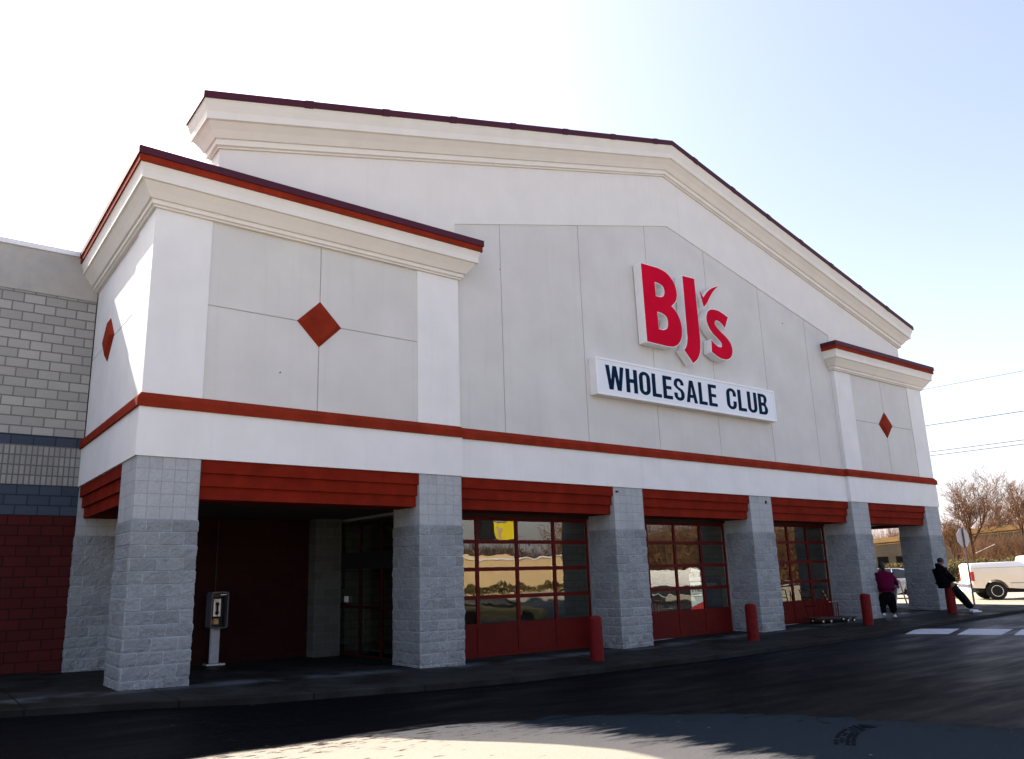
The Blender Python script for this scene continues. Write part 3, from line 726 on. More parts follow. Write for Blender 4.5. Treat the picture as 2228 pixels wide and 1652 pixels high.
def catmull(pts, corners, n=4):
    out = []; N_ = len(pts)
    for i in range(N_):
        p0, p1, p2, p3 = pts[i-1], pts[i], pts[(i+1) % N_], pts[(i+2) % N_]
        out.append(p1)
        if i in corners and (i+1) % N_ in corners: continue
        if i in corners: p0 = p1
        if (i+1) % N_ in corners: p3 = p2
        for k in range(1, n):
            t = k/n; q = []
            for a in (0, 1):
                q.append(.5*((2*p1[a])+(-p0[a]+p2[a])*t+(2*p0[a]-5*p1[a]+4*p2[a]-p3[a])*t*t+(-p0[a]+3*p1[a]-3*p2[a]+p3[a])*t**3))
            out.append(tuple(q))
    return out
LG = thing('logo_sign', 'large red and white raised letters BJ\'s with check mark apostrophe on gable', 'sign', (13.9,.12,7.4))
Bo = catmull([(12.15,9.63),(12.80,9.64),(13.12,9.58),(13.36,9.42),(13.48,9.22),(13.505,9.0),(13.43,8.80),(13.24,8.63),(13.42,8.50),(13.55,8.30),(13.60,8.06),(13.56,7.80),(13.42,7.60),(13.2,7.48),(12.92,7.455),(12.17,7.465)], {0,1,7,14,15})
Bh1 = catmull([(12.63,9.21),(12.64,8.80),(12.80,8.80),(12.95,8.86),(13.01,9.0),(12.96,9.14),(12.80,9.20)], {0,1,2,6})
Bh2 = catmull([(12.65,8.37),(12.66,7.88),(12.83,7.88),(12.99,7.95),(13.05,8.12),(13.0,8.29),(12.83,8.36)], {0,1,2,6})
Jo = catmull([(13.82,9.63),(14.32,9.65),(14.345,7.80),(14.29,7.50),(14.16,7.28),(13.96,7.13),(13.63,7.45),(13.75,7.60),(13.81,7.82)], {0,1,2,5,6,8})
So_ = catmull([(15.70,8.75),(15.51,8.40),(15.38,8.51),(15.24,8.56),(15.12,8.55),(15.06,8.46),(15.11,8.37),(15.26,8.27),(15.50,8.14),(15.68,8.0),(15.76,7.82),(15.72,7.62),(15.58,7.49),(15.37,7.44),(15.1,7.47),(14.82,7.58),(14.84,7.92),(15.0,7.82),(15.15,7.77),(15.27,7.79),(15.30,7.86),(15.26,7.94),(15.10,8.04),(14.90,8.17),(14.76,8.34),(14.71,8.52),(14.76,8.70),(14.88,8.82),(15.04,8.87),(15.3,8.87),(15.52,8.81)], {0,1,15,16})
Ck = catmull([(14.51,9.33),(14.66,9.15),(14.85,9.36),(15.1,9.53),(15.40,9.65),(15.15,9.45),(14.95,9.22),(14.8,9.02),(14.64,8.87)], {0,1,4,8})
for nm, polys in (('letter_b', [Bo, Bh1, Bh2]), ('letter_j', [Jo]), ('letter_s', [So_]), ('check_mark', [Ck])):
    o_ = .022 if nm != 'check_mark' else .016
    outp = [offset(polys[0], o_)]+[offset(p, -o_) for p in polys[1:]]
    th = .26 if nm != 'check_mark' else .10; yf = -.165
    vs, fs = fill_mesh(outp, th/2)
    L0 = LG.location
    body = MB().add([(x-L0.x, yf+th/2-z-L0.y, y-L0.z) for x, y, z in vs], fs).build('letter' if nm[0] == 'l' else 'check_mark', MT['logo_white'], LG)
    vs, fs = fill_mesh(polys, .006)
    MB().add([(x-L0.x, yf-.004-z-L0.y, y-L0.z) for x, y, z in vs], fs).build('letter_face', MT['logo_red'], body)
    body['label'] = {'letter_b':'red letter B with white edge','letter_j':'red letter J with white edge','letter_s':'red letter s with white edge','check_mark':'small red check mark apostrophe'}[nm]
WS = thing('panel_sign', 'long white box sign reading WHOLESALE CLUB in navy letters', 'sign', (14,.12,5.86))
bx0, bx1, bz0, bz1 = 10.30-14, 17.66-14, 0, .94
fr = MB(); yA, yB = -.245, 0.0; t = .055
fr.box(bx0, bx1, yA, yB, 0, t); fr.box(bx0, bx1, yA, yB, bz1-t, bz1); fr.box(bx0, bx0+t, yA, yB, t, bz1-t); fr.box(bx1-t, bx1, yA, yB, t, bz1-t)
fr.build('frame', MT['logo_white'], WS, bevel=.006)
MB().box(bx0+t, bx1-t, yA+.012, yB, t, bz1-t).build('face', mottled('sign_face', (.72,.75,.80), .03, 1, .4, .4, 20, 0), WS)
text_mesh(MB(), 'WHOLESALE', 10.62-14, 14.92-14, .16, .775, yA+.010, gap=.085).build('lettering', MT['navy'], WS)
text_mesh(MB(), 'CLUB', 15.35-14, 17.27-14, .16, .775, yA+.010, gap=.085).build('lettering', MT['navy'], WS)

# ------------------------------------------------------------------ bollards
def bollard():
    r = thing('bollard', '', 'bollard', (0,0,0), 0, 'red bollards along the store kerb')
    mb = MB(); prof = [(.143,-.2),(.143,0),(.14,.02),(.14,.80),(.136,.825),(.12,.845),(.08,.86),(.02,.866)]
    o = mb.lathe(prof, 28).build('post', MT['bollard'], r); smooth_by_angle(o)
    o = MB().lathe([(.152,-.05),(.152,.012),(.145,.018)], 28).build('base_collar', MT['bollard'], r); smooth_by_angle(o)
    return r
b0 = bollard()
BL = [(8.81,-1.16,'red bollard before the first pillar right of the leftmost glass door'),
      (14.19,-1.05,'red bollard in front of the middle glass door with the kiosk behind'),
      (19.70,-.98,'red bollard next to the walking woman in purple'),
      (24.88,-1.0,'red bollard the man in black leans on')]
for i, (x, y, lb) in enumerate(BL):
    if i == 0: o = b0
    else:
        o = b0.copy(); COL.objects.link(o)
        for ch in b0.children:
            c = ch.copy(); COL.objects.link(c); c.parent = o
    o.location = (x, y, g(x, y)); o['label'] = lb; o.rotation_euler = (random.uniform(-.01,.01), random.uniform(-.01,.01), i)

# ------------------------------------------------------------------ pay phone
PH = thing('payphone', 'grey pedestal pay phone in hooded booth by the dark red wall', 'pay phone', (2.9,4.62,g(2.9,4.62)))
def rrect(x0, x1, z0, z1, r, n=5):
    return arc(x1-r, z1-r, r, r, 0, 90, n)+arc(x0+r, z1-r, r, r, 90, 180, n)+arc(x0+r, z0+r, r, r, 180, 270, n)+arc(x1-r, z0+r, r, r, 270, 360, n)
zo = -g(2.9,4.62)
ou = rrect(-.19,.19,.78+zo-.12,1.55+zo-.12,.05); inn = rrect(-.165,.165,.80+zo-.12,1.525+zo-.12,.04)
n = len(ou); vs = [(x,-.22,z) for x, z in ou]+[(x,.14,z) for x, z in ou]+[(x,-.22,z) for x, z in inn]+[(x,.10,z) for x, z in inn]
fs = [(i,(i+1)%n,(i+1)%n+n,i+n) for i in range(n)]+[(i+2*n,(i+1)%n+2*n,(i+1)%n+3*n,i+3*n) for i in range(n)]+[(i,(i+1)%n,(i+1)%n+2*n,i+2*n) for i in range(n)]+[tuple(range(n,2*n)), tuple(range(3*n,4*n))]
MB().add(vs, fs).build('hood', mottled('hood_grey', (.07,.075,.085), .1, 6, .4, .4), PH)
z1 = .78+zo-.12
MB().box(-.11,.12,-.02,.10,z1+.04,z1+.66).build('back_plate', MT['black'], PH)
ph = MB().box(-.10,.065,-.09,-.02,z1+.24,z1+.62).build('telephone', MT['steel'], PH, bevel=.008)
MB().box(-.09,-.01,-.10,-.088,z1+.56,z1+.60).build('instruction_card', MT['paper'], ph)
MB().box(-.06,.04,-.10,-.088,z1+.535,z1+.555).build('yellow_card', MT['yellow'], ph)
hs = MB(); hs.tube((-.02,-.13,z1+.50),(-.02,-.13,z1+.33),.02,.02,10); hs.tube((-.02,-.10,z1+.52),(-.02,-.15,z1+.50),.033,.033,10); hs.tube((-.02,-.10,z1+.31),(-.02,-.15,z1+.33),.033,.033,10)
hs.path([(-.02,-.12,z1+.31),(0,-.12,z1+.22),(.04,-.11,z1+.16),(.08,-.08,z1+.22)],.006,6); hs.build('handset', MT['black'], ph)
MB().box(-.06,.05,-.03,-.022,z1+.08,z1+.20).build('notice', mottled('notice', (.55,.42,.2), .5, 40, .6), PH)
MB().box(-.10,-.07,-.03,-.022,z1+.08,z1+.17).build('notice', MT['red_lens'], PH)
MB().box(.0,.13,-.225,-.221,z1+.70,z1+.715).build('header_strip', MT['steel'], PH)
MB().box(-.09,.09,-.03,.09,.04,z1-.01).build('pedestal', MT['grey_paint'], PH, bevel=.006)
MB().box(-.20,.21,-.12,.14,-.02,.035).build('base_plate', MT['steel'], PH, bevel=.004)
MB().box(-.02,.0,.12,.14,z1+.7,3.1).build('conduit', MT['black'], PH)

# ------------------------------------------------------------------ skinned figures
def skin(name, joints, edges, mat, parent, sub=2, smooth=True):
    me = bpy.data.meshes.new(name); names = list(joints); idx = {k: i for i, k in enumerate(names)}
    me.from_pydata([joints[k][:3] for k in names], [(idx[a], idx[b]) for a, b in edges], [])
    ob = bpy.data.objects.new(name, me); COL.objects.link(ob)
    bm = bmesh.new(); bm.from_mesh(me); ly = bm.verts.layers.skin.verify(); bm.verts.ensure_lookup_table()
    for i, k in enumerate(names):
        r = joints[k][3]; r2 = joints[k][4] if len(joints[k]) > 4 else r
        bm.verts[i][ly].radius = (r, r2); bm.verts[i][ly].use_root = (i == 0)
    bm.to_mesh(me); bm.free()
    m = ob.modifiers.new('s', 'SKIN'); m.use_smooth_shade = True
    m = ob.modifiers.new('u', 'SUBSURF'); m.levels = sub; m.render_levels = sub
    dg = bpy.context.evaluated_depsgraph_get(); m2 = bpy.data.meshes.new_from_object(ob.evaluated_get(dg))
    bpy.data.objects.remove(ob); m2.name = name; m2.materials.clear(); m2.materials.append(mat)
    for p in m2.polygons: p.use_smooth = True
    o = bpy.data.objects.new(name, m2); COL.objects.link(o); o.parent = parent; return o
def E(s): 
    out = []
    for ch in s.split(';'):
        k = ch.split()
        out += list(zip(k[:-1], k[1:]))
    return out
def blob(mb, c, r, seg=14, rings=9):
    vs = []; 
    for j in range(rings+1):
        t = pi*j/rings
        for i in range(seg): p = 2*pi*i/seg; vs.append((c[0]+r[0]*sin(t)*cos(p), c[1]+r[1]*sin(t)*sin(p), c[2]+r[2]*cos(t)))
    fs = [(j*seg+i, j*seg+(i+1) % seg, (j+1)*seg+(i+1) % seg, (j+1)*seg+i) for j in range(rings) for i in range(seg)]
    return mb.add(vs, fs)
def shoe(mb, heel, toe, w=.05, h=.085, z=0):
    a = Vector(heel); b = Vector(toe); d = (b-a); L = d.length; d.normalize(); s = Vector((0,0,1)).cross(d).normalized(); up_ = d.cross(s)
    prof = [(0,.75,h*.9),(.12,.95,h),(.35,.9,h*.95),(.55,.95,h*.7),(.8,1.05,h*.5),(.97,.7,h*.35)]
    vs = []
    for t, ww, hh in prof:
        for q in ((-1,0),(-.9,.6),(-.4,1),(.4,1),(.9,.6),(1,0)):
            vs.append(a+d*(t*L)+s*(q[0]*w*ww)+up_*(q[1]*hh))
    k = 6; n = len(prof)
    fs = [(i*k+j, i*k+(j+1) % k, (i+1)*k+(j+1) % k, (i+1)*k+j) for i in range(n-1) for j in range(k)]+[tuple(range(k)), tuple(reversed(range((n-1)*k, n*k)))]
    mb.add(vs, fs)
yaw = -0.6353
# woman in purple, seen from behind, walking away
WX, WY = 22.52, -.12
WO = thing('person', 'heavyset person in purple jacket and black trousers walking away past the pillars', 'person', (WX, WY, g(WX, WY)), yaw)
J = {'pelvis':(0,0,.86,.17,.15),'belly':(0,.02,1.02,.20,.17),'chest':(0,.0,1.24,.19,.15),'neck':(.0,.02,1.44,.062,.062),'skull':(.0,.03,1.56,.085,.09),'crown':(0,.035,1.62,.075,.085),
 'shL':(-.19,0,1.33,.075),'elL':(-.34,.0,1.08,.058),'wrL':(-.33,.10,.86,.036),'haL':(-.33,.13,.78,.034),
 'shR':(.19,0,1.33,.075),'elR':(.34,.0,1.12,.058),'wrR':(.48,.12,.98,.036),'haR':(.53,.16,.95,.034),
 'hipL':(-.12,0,.76,.13),'knL':(-.14,.02,.44,.085),'anL':(-.14,-.03,.10,.05),'hipR':(.13,0,.76,.13),'knR':(.20,.08,.43,.085),'anR':(.25,.12,.08,.05)}
skin('body', J, E('pelvis belly chest neck skull crown;chest shL elL wrL haL;chest shR elR wrR haR;pelvis hipL knL anL;pelvis hipR knR anR'), MT['skin'], WO)
for hx, hy, hz, sgn in ((-.33,.13,.78,-1),(.53,.16,.95,1)):
    mbh = MB()
    for q in range(4):
        a = Vector((hx+(q-1.5)*.016, hy, hz-.02)); b = a+Vector((.01*sgn,.03,-.035)); c = b+Vector((0,.01,-.025)); mbh.tube(a, b, .0085, .008, 6); mbh.tube(b, c, .008, .006, 6)
    a = Vector((hx-.03*sgn, hy, hz)); mbh.tube(a, a+Vector((-.012*sgn,.03,-.03)), .0095, .008, 6)
    mbh.build('fingers', MT['skin'], WO)
J = {'mid':(0,.0,1.08,.345,.25),'low':(.01,.0,.90,.335,.26),'hem':(.01,.0,.77,.325,.255),'chest':(0,-.0,1.24,.31,.22),'up':(0,.0,1.37,.19,.14),'collar':(0,.02,1.45,.085,.08),
 'sL':(-.22,0,1.30,.105),'eL':(-.345,.0,1.08,.088),'wL':(-.335,.09,.88,.06),'sR':(.22,0,1.30,.105),'eR':(.36,.0,1.12,.088),'wR':(.475,.11,.985,.06)}
skin('jacket', J, E('mid low hem;mid chest up collar;chest sL eL wL;chest sR eR wR'), MT['jacket_purple'], WO)
J = {'p':(0,0,.84,.29,.22),'q':(0.01,0,.62,.285,.22),'hL':(-.14,0,.50,.15,.17),'kL':(-.16,.02,.38,.135),'aL':(-.155,-.03,.12,.09),'hR':(.16,.02,.50,.15,.17),'kR':(.20,.06,.38,.135),'aR':(.245,.11,.12,.09)}
skin('trousers', J, E('p q hL kL aL;q hR kR aR'), MT['dark_cloth'], WO)
hm = MB(); blob(hm, (0,.015,1.60), (.098,.105,.11)); blob(hm, (.0,-.06,1.53), (.07,.05,.09)); blob(hm, (.0,-.095,1.48), (.035,.03,.07)); hm.build('hair', MT['hair'], WO, smooth=True)
sh = MB(); shoe(sh, (-.155,-.09,.075), (-.15,.12,.0), .045); sh.build('shoe', MT['shoe'], WO, smooth=True)
sh = MB(); shoe(sh, (.225,.06,.0), (.36,.26,.0), .048); sh.build('shoe', MT['shoe'], WO, smooth=True)
for nm_, c_, r_ in (('ear', (-.095,.03,1.555), (.012,.02,.03)), ('ear', (.095,.03,1.555), (.012,.02,.03)), ('nose', (0,.13,1.545), (.013,.02,.02))): blob(MB(), c_, r_, 8, 6).build(nm_, MT['skin'], WO, smooth=True)

# man in black leaning on the bollard
mx, my = 24.88, -1.0
MA = thing('person', 'man in black hooded jacket leaning back on a bollard with legs stretched out', 'person', (mx, my, g(mx, my)), yaw)
J = {'pelvis':(.0,-.02,.93,.14,.13),'belly':(-.10,0,1.10,.14,.13),'chest':(-.17,0,1.30,.15,.14),'neck':(-.20,.0,1.50,.055),'skull':(-.13,.0,1.62,.082,.085),'crown':(-.12,0,1.68,.075,.08),
 'sL':(-.19,.19,1.40,.07),'eL':(-.05,.26,1.16,.05),'wL':(.14,.18,1.04,.033),'hL':(.19,.13,1.03,.032),'sR':(-.19,-.19,1.40,.07),'eR':(-.06,-.27,1.16,.05),'wR':(.14,-.19,1.05,.033),'hR':(.20,-.14,1.04,.032),
 'tL':(.06,.10,.88,.09),'kL':(.36,.12,.52,.065),'aL':(.68,.10,.12,.045),'tR':(.06,-.12,.88,.09),'kR':(.34,-.14,.53,.065),'aR':(.60,-.16,.12,.045)}
skin('body', J, E('pelvis belly chest neck skull crown;chest sL eL wL hL;chest sR eR wR hR;pelvis tL kL aL;pelvis tR kR aR'), MT['skin'], MA)
for hx, hy, hz, sgn in ((.19,.13,1.03,1),(.20,-.14,1.04,-1)):
    mbh = MB()
    for q in range(4):
        a = Vector((hx+.01, hy-.02*sgn, hz+(q-1.5)*.015)); b = a+Vector((.03,-.03*sgn,0)); c = b+Vector((-.005,-.03*sgn,-.005)); mbh.tube(a, b, .0085, .008, 6); mbh.tube(b, c, .008, .006, 6)
    a = Vector((hx, hy, hz+.025)); mbh.tube(a, a+Vector((.03,-.02*sgn,.02)), .0095, .008, 6)
    mbh.build('fingers', MT['skin'], MA)
J = {'mid':(-.17,0,1.18,.25,.24),'low':(-.12,0,.98,.22,.23),'hem':(-.12,0,.84,.21,.22),'hem2':(-.11,0,.80,.20,.215),'chest':(-.20,0,1.36,.225,.22),'up':(-.21,0,1.46,.13,.15),'hood':(-.27,0,1.52,.11,.11),'hood2':(-.32,0,1.50,.07,.09),
 'sL':(-.18,.20,1.38,.10),'eL':(-.04,.27,1.15,.085),'wL':(.12,.19,1.05,.06),'sR':(-.18,-.20,1.38,.10),'eR':(-.05,-.28,1.15,.085),'wR':(.12,-.20,1.06,.06)}
skin('jacket', J, E('mid low hem hem2;mid chest up hood hood2;chest sL eL wL;chest sR eR wR'), MT['dark_cloth'], MA)
J = {'p':(.02,0,.92,.15,.17),'tL':(.12,.10,.80,.115),'kL':(.37,.12,.52,.098),'aL':(.66,.10,.15,.085),'tR':(.12,-.12,.80,.115),'kR':(.35,-.14,.53,.098),'aR':(.58,-.16,.15,.085)}
skin('trousers', J, E('p tL kL aL;p tR kR aR'), MT['denim'], MA)
hm = MB(); blob(hm, (-.135,0,1.675), (.10,.095,.095)); hm.build('hair', MT['hair'], MA, smooth=True)
for nm_, c_, r_ in (('ear', (-.12,-.088,1.635), (.02,.012,.03)), ('ear', (-.12,.088,1.635), (.02,.012,.03)), ('nose', (-.03,0,1.63), (.022,.014,.022)), ('mouth', (-.04,0,1.585), (.015,.025,.008))): blob(MB(), c_, r_, 8, 6).build(nm_, MT['skin'], MA, smooth=True)
sh = MB(); shoe(sh, (.62,.10,.015), (.90,.08,.06), .05); sh.build('shoe', MT['shoe'], MA, smooth=True)
sh = MB(); shoe(sh, (.55,-.16,.01), (.83,-.20,.035), .05); sh.build('shoe', MT['shoe'], MA, smooth=True)

# ------------------------------------------------------------------ A-frame sign
AF = thing('sandwich_board', 'white folding sandwich board with black stacked letters behind the person in purple', 'sign', (26.36,1.55,g(26.36,1.55)), yaw+.25)
def board(tilt, name):
    r = MB(); s = 1 if tilt > 0 else -1
    def P_(u, h, d): return (s*(.02+.26*(1-h/1.03))+d, u, h)
    fr = MB()
    for a, b in (((-.30),(-.26)),((.26),(.30))):
        fr.add([P_(a,0,-.015),P_(b,0,-.015),P_(b,0,.015),P_(a,0,.015),P_(a,1.03,-.015),P_(b,1.03,-.015),P_(b,1.03,.015),P_(a,1.03,.015)],[(0,1,2,3),(4,5,6,7),(0,1,5,4),(1,2,6,5),(2,3,7,6),(3,0,4,7)])
    for h0, h1 in ((.06,.10),(.98,1.03)):
        fr.add([P_(-.26,h0,-.012),P_(.26,h0,-.012),P_(.26,h0,.012),P_(-.26,h0,.012),P_(-.26,h1,-.012),P_(.26,h1,-.012),P_(.26,h1,.012),P_(-.26,h1,.012)],[(0,1,2,3),(4,5,6,7),(0,1,5,4),(1,2,6,5),(2,3,7,6),(3,0,4,7)])
    return fr, P_
fr, P_ = board(1, 'r'); fr.build('rear_frame', MT['white_metal'], AF)
fr, P_ = board(-1, 'f'); fr.build('front_frame', MT['white_metal'], AF)
pn = MB().add([P_(-.26,.12,-.005),P_(.26,.12,-.005),P_(.26,.97,-.005),P_(-.26,.97,-.005),P_(-.26,.12,.005),P_(.26,.12,.005),P_(.26,.97,.005),P_(-.26,.97,.005)],[(0,1,2,3),(4,5,6,7),(0,1,5,4),(1,2,6,5),(2,3,7,6),(3,0,4,7)]).build('panel', mottled('board_white', (.45,.47,.5), .05, 3, .6), AF)
lt = MB()
for i, ch in enumerate('MEMBER'):
    h0 = .83-i*.135
    text_mesh(lt, ch, -.06, .06, h0, h0+.115, 0, .004, place=lambda u, v, d: P_(-u-.10, v, -.010-d))
lt.build('lettering', MT['black'], pn)

# ------------------------------------------------------------------ road sign seen from behind
SG = thing('stop_sign', 'octagonal road sign seen from behind on a thin tilted steel post', 'road sign', (29.72,.33,g(29.72,.33)), yaw+.35)
SG.rotation_euler = (0, radians(0), yaw+.45)
o = MB().box(-.03,.03,-.018,.018,-.2,2.85).build('post', mottled('dark_steel', (.10,.08,.08), .2, 8, .6), SG)
oc = [(.375*cos(radians(22.5+45*i))/cos(radians(22.5))*.93, 2.46+.375*sin(radians(22.5+45*i))/cos(radians(22.5))*.93) for i in range(8)]
MB().prism(oc, .022, .030).build('sign_plate', MT['sign_back'], SG)
MB().prism([(x*.985, 2.46+(z-2.46)*.985) for x, z in oc], .0305, .033).build('sign_front', MT['red_lens'], SG)
for z_ in (2.22, 2.66): MB().box(-.012,.012,-.03,-.018,z_,z_+.03).build('bolt', MT['steel'], SG)

# ------------------------------------------------------------------ vehicles
def wheel(parent, c, r, w=.22, side=1, rim=MT['chrome']):
    t = MB().lathe([(r*.62,-w/2),(r*.93,-w/2),(r,-w/2+.03),(r,w/2-.03),(r*.93,w/2),(r*.62,w/2)], 30, (0,0,0), 'y').build('tyre', MT['rubber'], None, smooth=False)
    smooth_by_angle(t)
    wh = bpy.data.objects.new('wheel', None); COL.objects.link(wh); wh.parent = parent; wh.location = c; t.parent = wh
    rm = MB(); s = side*(w/2-.04)
    rm.lathe([(r*.62,-.05),(r*.62,.05),(r*.56,.05),(r*.52,.0),(r*.2,.01),(r*.16,.03),(.01,.03)] if side > 0 else [(r*.62,.05),(r*.62,-.05),(r*.56,-.05),(r*.52,.0),(r*.2,-.01),(r*.16,-.03),(.01,-.03)], 24, (0,s,0), 'y')
    o = rm.build('rim', rim, wh); smooth_by_angle(o)
    hb = MB()
    for k in range(8):
        a = 2*pi*k/8; hb.lathe([(.035,-.012),(.035,.012)], 8, (cos(a)*r*.38, s+side*.004, sin(a)*r*.38), 'y')
    hb.build('rim_hole', MT['black'], wh)
    return wh
def arch(cx, cz, r, z0, n=9):     # points of a wheel opening traversed forwards (increasing x)
    a0 = math.asin(min(1, max(-1, (z0-cz)/r))); return [(cx-r*cos(a0+(pi-2*a0)*i/n), cz+r*sin(a0+(pi-2*a0)*i/n)) for i in range(n+1)]
TR = thing('pickup_truck', 'tan and white pickup truck parked beyond the kerb, rear bed in view', 'truck')
def loft_side(mb, prof, w0, w1, zsplit):
    """body: side polygon at half-width depending on height (tumblehome)"""
    n = len(prof); vs = []
    def hw(z): return w0 if z < zsplit else w0+(w1-w0)*(z-zsplit)/(max(p[1] for p in prof)-zsplit+1e-6)
    for s in (-1, 1):
        for x, z in prof: vs.append((x, s*hw(z), z))
    fs = [tuple(range(n)), tuple(reversed(range(n, 2*n)))]+[(i, i+n, (i+1) % n+n, (i+1) % n) for i in range(n)]
    mb.add(vs, fs)
Lt = 5.7; wr = .385
prof = [(0,.62),(.05,.52),(.36,.50)]+arch(.90,.40,.47,.50)+[(2.2,.44),(3.9,.44)]+arch(4.72,.40,.47,.46)+[(5.45,.48),(5.68,.55),(5.70,.95),(5.55,1.12),(4.35,1.22),(4.3,1.26),(2.18,1.28),(2.16,1.40),(.02,1.37),(0,1.30)]
mb = MB(); loft_side(mb, prof, .98, .95, 1.0)
o = mb.build('body', MT['tan_paint'], TR, bevel=.025); smooth_by_angle(o, .5)
body = o
mb = MB(); cabp = [(2.2,1.25),(4.42,1.21),(3.75,1.80),(3.55,1.86),(2.45,1.87),(2.32,1.82)]; loft_side(mb, cabp, .93, .76, 1.3)
o = mb.build('cab', MT['tan_paint'], TR, bevel=.03); smooth_by_angle(o, .5)
for s in (-1, 1):
    m_ = MB(); wp = [(2.42,1.34),(3.10,1.34),(3.10,1.76),(2.48,1.76)]; wq = [(3.18,1.34),(4.08,1.34),(3.68,1.76),(3.18,1.76)]
    for q in (wp, wq): m_.add([(x, s*(.925-(z-1.3)*.30+.012), z) for x, z in q]+[(x, s*(.90-(z-1.3)*.30), z) for x, z in q], [(0,1,2,3),(4,5,6,7),(0,1,5,4),(1,2,6,5),(2,3,7,6),(3,0,4,7)])
    m_.build('side_window', MT['car_glass'], TR)
MB().add([(2.30,-.68,1.34),(2.30,.68,1.34),(2.38,.62,1.76),(2.38,-.62,1.76),(2.20,-.68,1.34),(2.20,.68,1.34),(2.33,.62,1.76),(2.33,-.62,1.76)], [(0,1,2,3),(4,5,6,7),(0,1,5,4),(1,2,6,5),(2,3,7,6),(3,0,4,7)]).build('rear_window', MT['car_glass'], TR)
cv = MB(); loft_side(cv, [(0,1.375),(2.14,1.405),(2.12,1.54),(1.9,1.62),(.12,1.58),(0,1.50)], .96, .90, 1.41)
o = cv.build('bed_cover', mottled('white_cover', (.85,.85,.85), .03, 1, .3, .5, 20, 0), TR, bevel=.02); smooth_by_angle(o, .5)  # white part standing for strong light on the bed top
MB().box(-.16,.03,-.92,.92,.52,.70).build('rear_bumper', MT['chrome'], TR, bevel=.03)
for s in (-1, 1):
    q = MB().box(-.015,.10,s*.975-.10*(s > 0), s*.975+.10*(s < 0), .82, 1.22); q.build('tail_light', MT['red_lens'], TR, bevel=.01)
    MB().box(.10,.5,s*.99-.01,s*.99+.01,.80,.83).build('side_trim', MT['tan_paint'], TR)
MB().box(-.01,.0,-.17,.17,.78,.93).build('number_plate', MT['paper'], TR)
for s_ in (-1,1): MB().box(2.165,2.18,s_*.965-.02,s_*.965+.02,.56,1.27).build('panel_gap', MT['black'], TR); MB().box(2.35,2.50,s_*.98-.012,s_*.98+.012,1.10,1.13).build('door_handle', MT['black'], TR); MB().box(1.45,5.3,s_*.985-.012,s_*.985+.012,.70,.735).build('side_moulding', MT['grey_paint'], TR)
MB().box(-.012,-.002,-.20,.20,1.0,1.30).build('tailgate_panel', MT['grey_paint'], TR)
m_ = MB(); m_.box(.3,5.3,-.5,.5,.30,.50); m_.tube((.15,-.6,.42),(1.0,-.6,.40),.04,.04,8); m_.build('chassis', MT['black'], TR)
for cx in (.90, 4.72):
    for s in (-1, 1): wheel(TR, (cx, s*.86, wr), wr, .24, s)
for s in (-1,1): MB().box(3.7,3.82,s*1.09-.09,s*1.09+.09,1.24,1.42).build('mirror', MT['black'], TR)
yaw_t = -.93
# place so the near rear wheel stands at (36.2, 2.0)
c_, s_ = cos(yaw_t), sin(yaw_t); wx, wy = .90*c_+.86*s_*1, .90*s_-.86*c_
TR.location = (36.2-wx, 2.05-wy, g(36.2,2.05)+ZA); TR.rotation_euler = (0,0,yaw_t)

def sedan(name, label, loc, rz, paint):
    r = thing(name, label, 'car')
    prof = [(0,.55),(.04,.36),(.45,.30)]+arch(.98,.31,.37,.31)+[(1.6,.24),(3.1,.24)]+arch(3.72,.31,.37,.27)+[(4.4,.26),(4.68,.36),(4.72,.60),(4.55,.74),(3.55,.90),(2.2,.93),(1.0,.98),(.12,.96),(.02,.85)]
    mb = MB(); loft_side(mb, prof, .90, .80, .60); o = mb.build('body', paint, r, bevel=.035); smooth_by_angle(o, .5)
    cab = [(.55,.93),(1.15,1.30),(1.55,1.40),(2.35,1.41),(2.75,1.33),(3.60,.88)]
    mb = MB(); loft_side(mb, cab, .80, .58, .95); o = mb.build('greenhouse', MT['car_glass'], r, bevel=.02); smooth_by_angle(o, .5)
    rf = MB(); loft_side(rf, [(1.12,1.315),(1.55,1.405),(2.35,1.415),(2.78,1.335),(2.72,1.37),(2.35,1.445),(1.52,1.435),(1.12,1.345)], .63, .585, 1.33); rf.build('roof', paint, r)
    for s in (-1, 1):
        pm = MB(); pm.tube((.60,s*.80,.95),(1.14,s*.645,1.33),.035,.03,6); pm.tube((1.75,s*.80,.95),(1.78,s*.605,1.40),.025,.025,6); pm.tube((3.55,s*.80,.90),(2.75,s*.635,1.35),.03,.025,6); pm.build('window_pillar', paint, r)
        MB().box(-.01,.22,s*.86-.16*(s > 0),s*.86+.16*(s < 0),.68,.84).build('tail_light', MT['red_lens'], r, bevel=.02)
        MB().box(4.5,4.70,s*.82-.14*(s > 0),s*.82+.14*(s < 0),.56,.70).build('headlight', MT['chrome'], r, bevel=.02)
        for cx in (.98, 3.72): wheel(r, (cx, s*.79, .31), .31, .20, s)
    MB().box(-.06,.06,-.84,.84,.34,.56).build('rear_bumper', paint, r, bevel=.04)
    MB().box(-.03,-.005,-.17,.17,.66,.78).build('number_plate', MT['paper'], r)
    mb = MB(); mb.box(.3,4.4,-.6,.6,.18,.30); mb.build('chassis', MT['black'], r)
    r.location = loc; r.rotation_euler = (0,0,rz); return r
sedan('parked_sedan', 'silver sedan parked beyond the porch, half hidden behind the sandwich board', (37.6,5.2,g(38,6)+ZA), radians(112), MT['silver_paint'])
sedan('parked_sedan', 'gold sedan mirrored in the lower panes of the leftmost glass door', (16.6,-14.6,g(17,-14.6)+ZA), radians(20), MT['gold_paint'])

